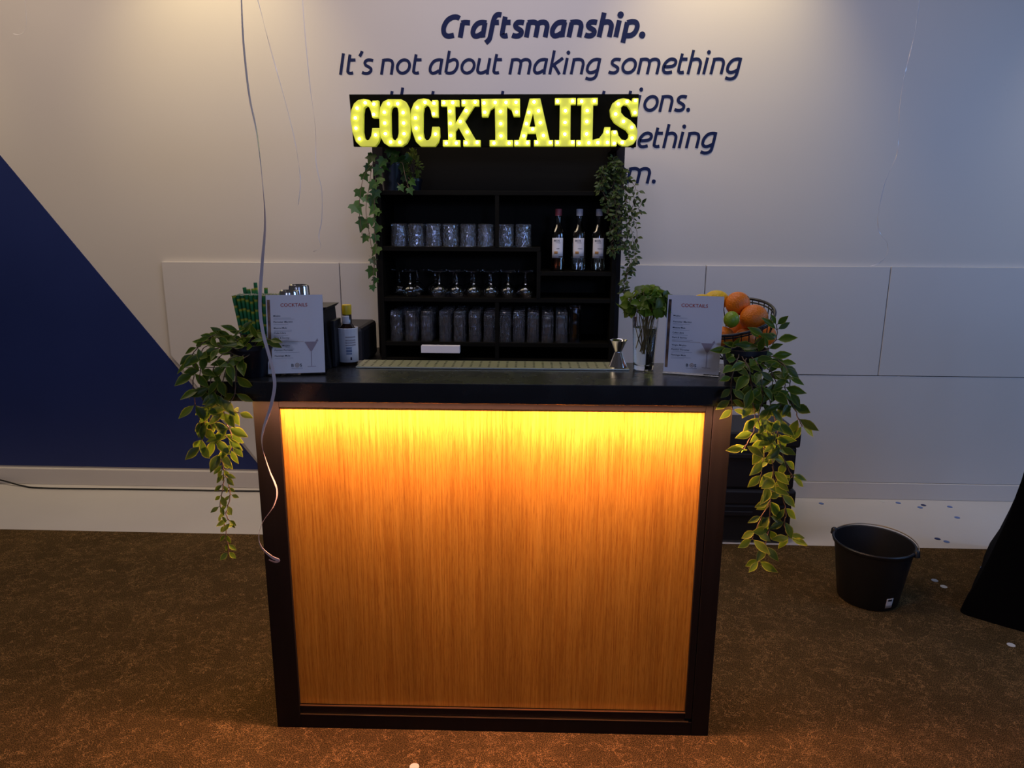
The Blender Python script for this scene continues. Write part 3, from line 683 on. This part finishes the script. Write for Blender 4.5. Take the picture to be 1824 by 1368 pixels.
vine([S[1], S[2], S[3], S[4], S[5], S[7], S[11]], t0, (.036, .054), (.42, .54), m_vine, 15, .037)
vine([S[0], S[6], S[8], S[9], S[10]], t0, (.032, .050), (.40, .52), m_vine, 16, .026, spread=.9, droop=.1)

# ---------------------------------------------------------------- table and shelving behind the bar
t0 = thing('back_table', 'dark table behind the bar carrying the bottle shelving', 'table', (-.24, 3.42, 0))
MB().box(-.99, .42, 3.02, 3.68, .81, .855).build('tabletop', m_black, t0, bevel=.003)
for x in (-.95, .34):
    for y in (3.06, 3.6): MB().box(x, x+.04, y, y+.04, 0, .81).build('leg', m_black, t0)
SH = thing('bar_shelving', 'tall dark wooden shelf unit of bottles and glasses behind the bar', 'shelf unit', (-.19, 3.45, .856))
F0, B0 = 3.30, 3.605; xl, xr = -.716, .338
MB().box(-.79, .40, B0, B0+.018, .856, 2.0).build('back_panel', m_shelf, SH)
for x0, x1 in ((-.792, -.742), (.362, .402)): MB().box(x0, x1, 3.50, B0, .856, 1.99).build('post', m_black, SH, bevel=.002)
b = MB()
for x0 in (-.741, .3585):
    bb = MB()
    MB().box(x0, x0+.003, 3.575, 3.603, .87, 1.9).build('shelf_track', m_steel, SH)
for x0, x1 in ((xl-.022, xl), (xr, xr+.022)): MB().box(x0, x1, F0, B0, .857, 1.622).build('side_panel', m_shelf, SH, bevel=.0015)
def shelf(x0, x1, z, th=.020): return MB().box(x0, x1, F0+.001, B0, z-th, z).build('shelf', m_shelf, SH, bevel=.0015)
shelf(xl-.03, xr+.03, 1.642, .020)
shelf(xl, .012, 1.393); shelf(.012, xr, 1.284)
shelf(xl, xr, 1.160); shelf(xl, xr, .951); shelf(xl, xr, .872, .014)
MB().box(-.004, .014, F0, B0, 1.160, 1.3729).build('divider', m_shelf, SH)
MB().box(-.196, -.178, F0-.001, F0+.010, 1.3935, 1.6215).build('divider', m_shelf, SH)
MB().box(-.196, -.178, F0-.001, F0+.008, .857, 1.139).build('divider', m_shelf, SH)
# small carton under lowest shelf
pA = UY(751, 613, 3.285)
o = MB().box(-.541, -.360, 3.262, 3.297, .905, .938)
tag(o.build('label_strip', m_paper, loc=(-.45, 3.28, .905)), 'small pale card strip fixed below the lowest glass shelf', 'card strip')
# black box left of the shelving
tag(MB().box(-.955, -.80, 3.20, 3.50, .8555, 1.03).build('storage_box', m_blackp, bevel=.018, loc=(-.88, 3.35, .8555)), 'dark brown-black storage box on the table, left of the shelf unit', 'box')

# ---------------------------------------------------------------- glassware
def place_copies(proto, spots, labeller, group, cat):
    for i, s_ in enumerate(spots):
        o = proto if i == 0 else copy_tree(proto)
        o.location = s_; tag(o, labeller(i, s_), cat, group); o.rotation_euler = (0, 0, rng.uniform(0, 6.28))
r1, r2, hh = .0385, .0355, .103
b = MB(); b.lathe([(r1-.002, 0), (r1, .002), (r2, hh-.004), (r2-.004, hh), (0, hh), (0, hh-.011), (r2-.006, hh-.011), (r1-.0026, .004)], 24, closed=False)
b.f = [f for f in b.f if len(f) < 10]
n = 24; b.f += [(k, 7*n+k, 7*n+(k+1) % n, (k+1) % n) for k in range(n)]; b.fm = [0]*len(b.f)
tum = b.build('tumbler', m_cut, smooth=True)
cols = [711, 742, 773, 803, 834, 865, 901, 932]
spots = [UY(x, 437, 3.352) for x in cols]; spots = [Vector((p.x, 3.352, 1.3935)) for p in spots] + [Vector((p.x, 3.434, 1.3935)) for p in spots]
names8 = ['first', 'second', 'third', 'fourth', 'fifth', 'sixth', 'seventh', 'eighth', 'ninth', 'tenth', 'eleventh', 'twelfth', 'thirteenth']
place_copies(tum, spots, lambda i, s_: ('front-row patterned tumbler upside down on upper shelf, %s from the left' % names8[i]) if i < 8 else ('back-row patterned tumbler upside down on upper shelf, behind the %s front tumbler' % names8[i-8]), 'upturned tumblers on the upper shelf', 'glass')
# stemmed glasses upside down
def open_lathe(prof, n):
    b = MB(); b.lathe(prof, n); b.f = [f for f in b.f if len(f) < n-1]; m_ = len(prof); b.f += [(k, (m_-1)*n+k, (m_-1)*n+(k+1) % n, (k+1) % n) for k in range(n)]; b.fm = [0]*len(b.f); return b
b = open_lathe([(.0310, 0), (.0362, .012), (.0388, .022), (.0362, .036), (.0245, .052), (.0090, .063), (.0045, .070), (.0042, .108), (.010, .114), (.0345, .1185), (.0345, .1205), (0, .1205), (0, .1195), (0, .062), (.0080, .0595), (.0236, .049), (.0348, .035), (.0374, .022), (.0349, .012), (.0298, 0)], 32)
stm = b.build('stemmed_glass', m_glass, smooth=True)
fr_ = [(731, 3.345), (783, 3.345), (813.5, 3.345), (844, 3.345), (874.5, 3.345), (905, 3.345), (935.5, 3.345)]
bk = [(712+32*k, 3.435) for k in range(8)]
spots = [Vector((UY(x, 523, y).x, y, 1.1605)) for x, y in fr_+bk]
place_copies(stm, spots, lambda i, s_: ('front-row stemmed balloon glass upside down on middle shelf, %s from the left' % names8[i]) if i < 7 else ('back-row stemmed balloon glass upside down on middle shelf, %s from the left' % names8[i-7]), 'upturned stemmed glasses on the middle shelf', 'glass')
# tall glasses
def tall(h, m_, rr=.0312):
    b = open_lathe([(rr-.001, 0), (rr*.90, h*.48), (rr*.97, h*.53), (rr*.93, h*.80), (rr*.86, h-.012), (rr*.90, h-.006), (rr*.80, h), (0, h-.001), (0, h-.022), (rr*.66, h-.020), (rr*.80, h*.80), (rr*.82, h*.53), (rr*.80, h*.48), (rr-.0032, 0)], 10)
    return b.build('tall_glass', m_, smooth=False)
tl = tall(.143, m_tall)
cols = [707, 733, 761, 793, 819, 846, 872, 900, 924, 949, 975, 1000]
spots = []; lab = []
for j in range(4):
    y = 3.342+j*.0665
    for i, x in enumerate(cols):
        p = UY(x, 607, 3.342); spots.append(Vector((p.x+j*.004*(0 if i else 1), y, .9515)))
        lab.append(('front-row tall glass upside down on lowest shelf, %s from the left' % names8[i]) if j == 0 else ('tall upturned glass on lowest shelf, %s row back, behind the %s front glass' % (names8[j], names8[i])))
place_copies(tl, spots, lambda i, s_: lab[i], 'upturned tall glasses on the lowest shelf', 'glass')
b = tall(.172, m_glass, .030); p = UY(1023, 607, 3.36); b.location = (p.x, 3.36, .9515)
tag(b, 'tallest plain glass alone at right end of the lowest shelf row', 'glass', 'upturned tall glasses on the lowest shelf')

# bottles
def bottle(px, liq, cap, label, lab_txt):
    p = UY(px, 480, 3.375); c = Vector((p.x, 3.375, 1.2845)); t0 = thing('liquor_bottle', label, 'bottle', c, 0, 'bottles on the right shelf')
    MB().lathe([(0, 0), (.031, 0), (.034, .004), (.034, .165), (.030, .182), (.0185, .205), (.0145, .216), (.0140, .262), (.0120, .262), (.0125, .214), (.0165, .204), (.028, .181), (.0318, .165), (.0318, .006), (0, .006)], 36, c).build('bottle_glass', m_glass, t0, smooth=True)
    MB().lathe([(0, .0064), (.0314, .0064), (.0314, .163), (.0275, .180), (.0160, .2035), (.0122, .212), (0, .212)], 32, c).build('liquor', liq, t0, smooth=True)
    MB().lathe([(0, .250), (.0148, .250), (.0155, .252), (.0155, .279), (.0145, .281), (0, .281)], 28, c).build('cap', cap, t0, smooth=True)
    lb = label_patch(c, .0343, .060, .150, -52, 40, m_white, 'paper_label', t0)
    def lt(s_, m_, x, z, cap_, wd=None):
        # lettering wrapped onto the label
        o = text_mesh('lettering', s_, m_, lb, c+Vector((x, -.0355, z)), (1, 0, 0), (0, 0, 1), cap=cap_, width=wd, bold=.015)
        for v_ in o.data.vertices:
            a = v_.co.x/.0352; v_.co.y = -.0352*math.cos(a) if abs(a) < 1.4 else v_.co.y
        return o
    lt('BOS', m_ink, -.019, .134, .0085, .026); lt('COCKTAILS', m_ink, -.012, .127, .0030, .022); lt(lab_txt, m_ink, -.006, .100, .0042)
    label_patch(c, .0349, .078, .090, -30, -2, m_gold_ink, 'fruit_picture', lb); label_patch(c, .0349, .062, .068, 5, 38, m_ink, 'leaf_picture', lb)
bottle(993, m_rum, m_cap_r, 'brown liquor bottle with red cap, leftmost on the right shelf', 'RUM')
bottle(1030, m_clear, m_cap_w, 'clear liquor bottle with silver cap, middle of the three bottles', 'VODKA')
bottle(1064.5, m_yell, m_cap_w, 'pale clear liquor bottle nearest the hanging leaves at the shelf\u2019s right end', 'TEQUILA')

# ---------------------------------------------------------------- marquee sign
SY = 3.255
sg = thing('marquee_sign', 'lit COCKTAILS marquee sign, yellow-green bulb letters on a black board above the shelves', 'sign', (-.20, SY, 1.82))
q = [UY(622, 171, SY), UY(1138, 168, SY), UY(1133, 263, SY), UY(630, 265, SY)]
zb = 1.826; ztp = 2.042
MB().prism([(q[3].x, zb), (q[2].x, zb), (q[1].x, ztp), (q[0].x, ztp)], SY, SY+.018).build('backing_board', m_slot, sg, bevel=.001)
for x in (-.70, .33): MB().box(x, x+.03, SY+.018, 3.60, 1.83, 1.85).build('bracket', m_black, sg)
LETTERS = [
 ('C', [(232,90),(233,188),(198,188),(190,152),(180,128),(165,120),(151,132),(146,165),(145,265),(151,298),(164,315),(180,311),(192,290),(198,245),(238,245),(240,295),(232,325),(214,348),(132,348),(106,322),(86,265),(75,195),(80,145),(95,108),(118,88),(150,82),(180,87),(198,104),(198,92)], None,
  [(160,105),(208,112),(115,135),(207,170),(105,190),(108,247),(218,285),(128,307)]),
 ('O', [(285,84),(360,84),(386,98),(402,128),(410,175),(411,255),(404,302),(390,330),(364,348),(290,348),(264,330),(247,300),(239,255),(237,175),(243,128),(258,98)], [(312,124),(332,124),(341,136),(345,160),(346,275),(340,300),(328,314),(314,310),(305,295),(302,272),(300,160),(304,136)],
  [(290,110),(342,110),(267,158),(372,160),(269,218),(375,218),(273,278),(377,278),(302,324),(354,326)]),
 ('C', [(566,88),(567,184),(533,184),(526,148),(516,124),(501,116),(488,128),(482,162),(481,265),(487,298),(500,315),(516,311),(528,290),(534,238),(574,238),(576,292),(568,323),(550,348),(468,348),(442,322),(422,265),(412,195),(416,143),(431,105),(454,85),(486,79),(515,84),(533,100),(533,88)], None,
  [(495,102),(545,107),(451,132),(543,167),(441,190),(445,247),(553,280),(465,303)]),
 ('K', [(584,88),(685,88),(685,122),(660,122),(662,222),(722,122),(698,122),(698,86),(796,86),(796,121),(770,121),(716,205),(778,312),(804,312),(804,348),(708,348),(708,312),(720,312),(680,240),(664,262),(664,312),(690,312),(690,348),(594,348),(594,312),(624,312),(619,122),(584,122)], None,
  [(600,105),(650,104),(712,102),(775,101),(634,153),(725,150),(636,220),(692,210),(730,268),(639,288),(613,330),(670,330),(724,329),(786,327)]),
 ('T', [(808,82),(1026,80),(1026,180),(990,180),(978,142),(953,126),(953,312),(986,312),(986,348),(855,348),(855,312),(888,312),(885,126),(860,142),(846,183),(812,183)], None,
  [(825,106),(887,103),(948,103),(1004,102),(829,158),(917,154),(1007,157),(918,222),(920,290),(880,330),(965,330)]),
 ('A', [(1080,80),(1140,79),(1192,312),(1212,312),(1212,347),(1104,347),(1104,312),(1122,312),(1116,275),(1068,275),(1060,312),(1084,312),(1084,348),(993,348),(993,312),(1020,312)], [(1099,160),(1112,238),(1078,238)],
  [(1105,100),(1130,150),(1076,159),(1140,216),(1062,222),(1097,252),(1157,288),(1047,290),(1008,330),(1068,329),(1119,327),(1195,328)]),
 ('I', [(1222,78),(1339,77),(1339,112),(1310,112),(1308,312),(1334,312),(1334,347),(1220,347),(1220,312),(1247,312),(1250,112),(1222,112)], None,
  [(1236,97),(1320,95),(1280,150),(1278,215),(1277,280),(1235,328),(1320,326)]),
 ('L', [(1348,78),(1462,76),(1462,114),(1436,114),(1432,312),(1470,302),(1494,270),(1500,240),(1532,240),(1531,347),(1342,347),(1342,312),(1368,312),(1372,114),(1348,114)], None,
  [(1371,97),(1442,95),(1402,149),(1400,210),(1399,279),(1515,268),(1515,327),(1462,328),(1411,329),(1357,330)]),
 ('S', [(1691,78),(1687,178),(1655,178),(1645,142),(1628,118),(1608,114),(1592,130),(1592,158),(1610,180),(1645,202),(1672,228),(1685,262),(1682,305),(1662,335),(1632,347),(1600,346),(1580,335),(1569,322),(1567,347),(1537,347),(1538,258),(1570,258),(1578,288),(1595,310),(1617,314),(1634,300),(1637,278),(1622,256),(1590,238),(1555,214),(1535,182),(1530,142),(1545,106),(1575,85),(1605,78),(1635,84),(1655,98),(1657,78)], None,
  [(1673,92),(1625,99),(1576,111),(1669,160),(1561,168),(1605,209),(1652,242),(1653,302),(1556,270),(1598,327),(1553,332)])]
LYF = SY-.032
def s2(x, y, Y=LYF): p = UY(600+x/3.1448, 150+y/3.1448, Y); return (p.x, p.z)
for ch, out, hole, bulbs in LETTERS:
    b = MB(); b.prism([s2(*p) for p in out], LYF, SY-.001, [[s2(*p) for p in hole]] if hole else ())
    o = b.build('letter', m_let, sg, bevel=.0015)
    cache = None
    for x, y in bulbs:
        X_, Z_ = s2(x, y)
        if cache is None:
            bb = MB(); bb.lathe([(0, -.004), (.0056, -.002), (.0064, .003), (.0052, .0075), (0, .010)], 12); bb.v = [pm(sg) @ Vector((v_.x, -v_.z, v_.y)) for v_ in bb.v]
            k = bb.build('bulb', m_bulb, o, smooth=True); cache = k
        else: k = cache.copy(); COL.objects.link(k); k.parent = o
        k.matrix_parent_inverse = Matrix(); k.location = pm(sg).inverted() @ Vector((X_, LYF-.002, Z_))

# ---------------------------------------------------------------- plants on the shelving
c = Vector((UY(699, 344, 3.40).x, 3.40, 1.6425))
t0 = thing('ivy_plant', 'artificial ivy with lobed leaves in black pot, top shelf left end, trailing down side', 'plant', c)
pot(t0, c, .042, .054, .125)
ri = random.Random(4); ib = MB(); isb = MB()
hero = [(660,283,20),(693,272,15),(712,290,24),(680,289,17),(700,285,16),(650,315,16),(642,345,20),(664,330,17),(636,371,24),(662,358,20),(668,345,18),(646,400,24),(650,425,15),(668,425,15),(669,446,20),(661,485,20),(664,513,12),(735,325,13),(731,340,13),(718,300,17),(722,318,14),(655,300,15),(672,305,18),(676,322,16),(665,375,18),(662,395,15),(672,408,16),(665,465,14),(704,275,15),(724,283,16),(690,298,15),(671,380,15),(668,500,12),(715,335,12),(652,355,14)]
for x, y, s_ in hero:
    Y = 3.40-ri.uniform(.02, .10) if (680 < x < 726 and y < 335) else (3.27 if x > 655 or y > 345 else 3.32)
    if y > 350: Y = 3.275+ri.uniform(0, .02)
    p = UY(x, y, Y); sz = s_/386*1.08; a = ri.uniform(-.9, .9)
    d = Vector((math.sin(a), -.25, -math.cos(a))); nrm = Vector((ri.uniform(-.5, .5), -1, ri.uniform(.1, .8)))
    base = p-d.normalized()*sz*.4; ib.ivyleaf(base, d, nrm, sz, ri.random()); isb.tube([base, base+Vector((.012*(1 if x < 660 else -1), .01, .012))], .0008, 4)
for q in ([(700, 295, 3.38), (680, 285, 3.34), (664, 292, 3.29), (658, 330, 3.28), (652, 370, 3.28), (655, 400, 3.28), (660, 430, 3.28), (666, 470, 3.28), (664, 515, 3.28)],
          [(702, 295, 3.38), (690, 290, 3.30), (672, 300, 3.28), (668, 340, 3.28), (666, 400, 3.28), (670, 440, 3.28), (665, 490, 3.28)],
          [(702, 295, 3.38), (716, 290, 3.30), (722, 315, 3.28), (730, 340, 3.28)], [(700, 295, 3.38), (670, 290, 3.30), (648, 315, 3.30), (640, 370, 3.29), (646, 425, 3.29)]):
    isb.tube(smooth_path(pxs(q, 3.3), 6), .0014, 6)
isb.build('vine_stem', m_stem, t0, smooth=True); ib.build('foliage', m_ivy, t0, smooth=False)
# bushy plant beside it
c = Vector((UY(738, 344, 3.47).x, 3.47, 1.6425))
t0 = thing('boxwood_plant', 'small bushy yellow-green plant on top shelf, right of the ivy pot', 'plant', c)
pot(t0, c, .03, .038, .06)
rb = random.Random(8); fb = MB(); sb = MB()
for k in range(230):
    th = rb.uniform(0, 2*PI); ph = rb.uniform(-.9, 1.5); rad = rb.uniform(.5, 1)
    dr = Vector((math.cos(th)*math.cos(ph)*.040, math.sin(th)*math.cos(ph)*.038, math.sin(ph)*.075))*rad; p = c+Vector((0, -.02, .112))+dr
    fb.leaf(p, dr.normalized()+Vector((rb.uniform(-.6, .6), rb.uniform(-.6, .2), rb.uniform(-.2, .6))), Vector((rb.uniform(-.4, .4), -1, .6)), rb.uniform(.012, .018), .008, .1, .1, rb.random())
    if k % 12 == 0: sb.tube([c+Vector((0, 0, .05)), p], .0009, 4)
sb.build('stems', m_stem, t0, smooth=True); fb.build('foliage', m_box, t0)
# plant at right end of the top shelf
c = Vector((UY(1088, 344, 3.41).x, 3.41, 1.6425))
t0 = thing('small_leaf_plant', 'small-leaved trailing plant on top shelf right end, hanging down beside the bottles', 'plant', c)
pot(t0, c, .035, .045, .07)
S = [pxs(q, 3.27) for q in (
 [(1090, 315, 3.36), (1078, 310), (1074, 335), (1085, 370), (1090, 420), (1092, 450)],
 [(1092, 312, 3.36), (1102, 310), (1112, 340), (1118, 380), (1116, 430), (1122, 470), (1114, 500), (1112, 520)],
 [(1094, 312, 3.36), (1118, 318), (1134, 340), (1140, 360), (1138, 385)],
 [(1094, 312, 3.36), (1112, 318), (1128, 350), (1126, 400), (1130, 440), (1124, 480)],
 [(1090, 312, 3.36), (1092, 320), (1100, 360), (1104, 400), (1108, 440)],
 [(1090, 310, 3.38), (1082, 300), (1072, 312), (1070, 330)],
 [(1090, 310, 3.38), (1094, 294), (1106, 300), (1112, 318)],
 [(1090, 310, 3.38), (1092, 298), (1095, 286)],
 [(1092, 312, 3.36), (1100, 330), (1096, 370), (1100, 420)],
 [(1092, 312, 3.36), (1110, 330), (1122, 370), (1134, 420), (1132, 460)])]
vine(S, t0, (.018, .032), (.42, .58), m_small, 31, .019, .0010, clus=2, rnd=.6, jit=.03)
vine(S[:2]+S[4:9], t0, (.016, .028), (.42, .58), m_small, 33, .012, .0009, clus=3, spread=1.1, rnd=.9, jit=.06)

# ---------------------------------------------------------------- crates, bucket, draped table
def crate(x0, x1, y0, y1, z0, z1, label):
    t0 = thing('storage_crate', label, 'crate', ((x0+x1)/2, (y0+y1)/2, z0), 0, 'black storage crates beside the bar')
    h = z1-z0
    MB().box(x0+.01, x1-.01, y0+.01, y1-.01, z0, z1-.075).build('body', m_blackp, t0, bevel=.014)
    MB().box(x0, x1, y0, y1, z1-.078, z1).build('lid', m_blackp, t0, bevel=.012)
    MB().box((x0+x1)/2-.07, (x0+x1)/2+.07, y0-.006, y0+.004, z1-.13, z1-.105).build('handle_grip', m_blackp, t0, bevel=.004)
crate(.70, 1.238, 3.205, 3.56, -.002, .272, 'black plastic storage crate on the floor right of the bar, lower of two')
crate(.70, 1.236, 3.205, 3.52, .273, .560, 'black plastic storage crate stacked on another, behind right hanging vine')

c = Vector((1.376, 2.715, 0))
t0 = thing('bucket', 'round black plastic bucket with wire handle on the carpet right of bar', 'bucket', c)
tl_ = c
prof = [(0, 0), (.108, 0), (.114, .006), (.146, .236), (.153, .240), (.156, .250), (.153, .254), (.147, .252), (.143, .238), (.110, .010), (0, .008)]
MB().lathe(prof, 56, c).build('bucket_body', m_blackp, t0, smooth=True)
ha = R_(-28)  # handle lugs direction
e = Vector((math.cos(ha), math.sin(ha), 0)); f_ = Vector((-e.y, e.x, 0))
e = -(Vector((.70, -.62, 0)).normalized()); f_ = Vector((e.y, -e.x, 0)); f_ = -f_ if f_.y < 0 else f_
hp = [c+Vector((0, 0, .247))+e*.160*math.cos(PI*k/24)+f_*.163*math.sin(PI*k/24)+Vector((0, 0, .012*math.sin(PI*k/24))) for k in range(25)]
MB().tube(hp, .0024, 8).build('handle', m_gold, t0, smooth=True)
for s_ in (1, -1):
    pz = c+e*.156*s_+Vector((0, 0, .248)); MB().lathe([(0, -.012), (.014, -.012), (.012, .008), (.006, .014), (0, .014)], 14, pz).build('lug', m_blackp, t0, smooth=True)
aa = math.degrees(math.atan2(.30, 1))
lbk = label_patch(c, .1185+.004, .018, .062, 8, 22, m_white, 'sticker', t0)
lbk.data.update()
for v_ in lbk.data.vertices: r_ = math.hypot(v_.co.x, v_.co.y); k_ = (.1143+(.146-.1143)*(v_.co.z-.006)/.23+.0008)/r_; v_.co.x *= k_; v_.co.y *= k_
lb2 = label_patch(c, .1225, .050, .058, 11, 19, m_ink, 'print_mark', lbk)
for v_ in lb2.data.vertices: r_ = math.hypot(v_.co.x, v_.co.y); k_ = (.1143+(.146-.1143)*(v_.co.z-.006)/.23+.0016)/r_; v_.co.x *= k_; v_.co.y *= k_

# standing table under black stretch cover, right edge
P0 = Vector((1.687, 2.608, 0)); d1 = Vector((.785, -.620, 0)); d2 = Vector((.620, .785, 0)); SZ = .80
tc = P0+(d1+d2)*SZ/2
prof = [(0, 0), (.03, .006), (.12, .036), (.23, .062), (.39, .095), (.54, .117), (.80, .142), (1.04, .152), (1.085, .158), (1.10, .175)]
b = MB(); n = 0; vs = []; fs = []
for z, ins in prof:
    h_ = SZ/2-ins; ring_ = []
    for qx, qy in ((-1, -1), (1, -1), (1, 1), (-1, 1)):
        a0 = math.atan2(qy, qx)
        for k in range(5):
            a = a0+R_(-45+22.5*k); rr_ = .03; ring_.append((qx*(h_-rr_)+rr_*math.cos(a), qy*(h_-rr_)+rr_*math.sin(a)))
        if True:
            nx_, ny_ = {(-1, -1): (1, -1), (1, -1): (1, 1), (1, 1): (-1, 1), (-1, 1): (-1, -1)}[(qx, qy)]
            for k in range(1, 8):
                t_ = k/8; x_ = qx*(1-t_)+nx_*t_; y_ = qy*(1-t_)+ny_*t_; wv = math.sin(t_*PI*5+qx)*.003*max(0, 1-z/1.0)-.006*math.sin(PI*t_)*(1-z/1.1)
                ex = 0 if qx != nx_ else qx; ey = 0 if qy != ny_ else qy
                ring_.append((x_*h_*.93+ex*(h_*.07+wv) if ex else x_*(h_-.03), y_*h_*.93+ey*(h_*.07+wv) if ey else y_*(h_-.03)))
    n = len(ring_); vs += [tc+d1*x+d2*y+Vector((0, 0, z)) for x, y in ring_]
for i_ in range(len(prof)-1):
    for k in range(n): k2 = (k+1) % n; fs.append((i_*n+k, i_*n+k2, (i_+1)*n+k2, (i_+1)*n+k))
fs.append(tuple((len(prof)-1)*n+k for k in range(n)))
t0 = thing('standing_table', 'standing table under a floor-length black cloth at the right edge', 'table', tc)
b.add(vs, fs).build('table_cloth', m_cloth, t0, smooth=True)

# ---------------------------------------------------------------- ribbons
def rib(pts, wdt, m_, label, tw, Yd, n=10):
    P = smooth_path([UY(p[0], p[1], p[2] if len(p) > 2 else Yd) for p in pts], n)
    o = MB().ribbon(P, wdt, tw); return tag(o.build('balloon_ribbon', m_, smooth=True), label, 'ribbon', 'hanging balloon ribbons')
rib([(424, -160), (427, -60), (430, 0), (434, 80), (444, 170), (458, 240), (468, 330), (472, 400), (467, 470), (463, 540), (468, 590), (480, 635), (487, 665), (489, 690), (482, 725), (469, 765), (467, 795), (480, 838), (493, 872), (488, 900), (468, 930), (461, 955), (466, 975), (484, 992), (496, 998), (490, 1001), (479, 997)], .0075, m_ribbon,
    'long pale curling ribbon hanging in front of the bar\u2019s left side', lambda t_: .5+1.2*math.sin(t_*11), 1.60)
rib([(420, -160), (440, -60), (459, 0), (480, 80), (505, 170), (524, 245), (533, 300), (535, 330), (531, 365)], .0035, m_rib2, 'thin pale ribbon hanging slanted before the wall, ends left of the sign', lambda t_: .7+2*math.sin(t_*9), 3.2)
rib([(536, -160), (537, -60), (539, 0), (545, 80), (553, 160), (562, 230), (563, 290), (573, 340), (573, 390), (568, 420), (571, 440), (558, 448)], .0035, m_rib2, 'thin pale ribbon nearest the left end of the sign, hooked at its tip', lambda t_: .8+2*math.sin(t_*7), 3.3)
rib([(1650, -160), (1645, -60), (1638, 0), (1629, 60), (1617, 110), (1608, 150), (1602, 200), (1601, 245), (1596, 280), (1580, 315), (1570, 350), (1564, 385), (1566, 412), (1580, 432), (1581, 450), (1568, 467), (1548, 475)], .0035, m_rib2, 'thin curling ribbon hanging alone in front of the right wall', lambda t_: .6+2.2*math.sin(t_*13), 3.2)
rib([(38, -160), (40, -60), (44, 0), (47, 35), (44, 55), (34, 62), (24, 60)], .0025, m_rib2, 'short ribbon end with hooked tip at the top left corner', lambda t_: .6, 3.2)

# ---------------------------------------------------------------- confetti
CF = [(1463,897,'blue','blue confetti disc on the white floor strip, nearest the crates'),(1600,896,'blue','blue confetti disc on the white strip behind the bucket, beside the darkest disc'),(1645,900,'navy','near-black confetti disc on the white strip at the foot of the wall'),(1639,904,'blue','blue confetti disc just under the near-black one by the wall'),
 (1692,903,'blue','blue confetti disc by the wall, rightmost of the row'),(1705,922,'blue','pale blue confetti disc alone in the middle of the white strip'),(1670,960,'navy','navy confetti disc near the carpet edge'),(1686,965,'blue','blue confetti disc right of the navy one by the carpet edge'),
 (1572,893,'white','faint white confetti disc near the wall behind the bucket'),(1665,1034,'pale','grey-blue confetti disc on the carpet right of bucket'),(1681,1045,'white','white confetti disc on carpet beside the grey-blue one'),(1801,1149,'white','white confetti disc on carpet below the draped table'),(1776,1009,'blue','small blue confetti disc on carpet against the black table cover'),(738,1366,'white','white confetti disc at the bottom edge in front of the bar')]
for x, y, k, lb in CF:
    z = .0005 if y > 975 else -.0015; p = UZ(x, y, z)
    if x == 1776: p = UZ(1752, 1012, z)
    o = MB().lathe([(0, 0), (.0135, 0), (.0135, .0012), (0, .0012)], 20, (p.x, p.y, z)).build('confetti_disc', m_conf[k], loc=(p.x, p.y, z)); tag(o, lb, 'confetti', 'confetti on the floor')
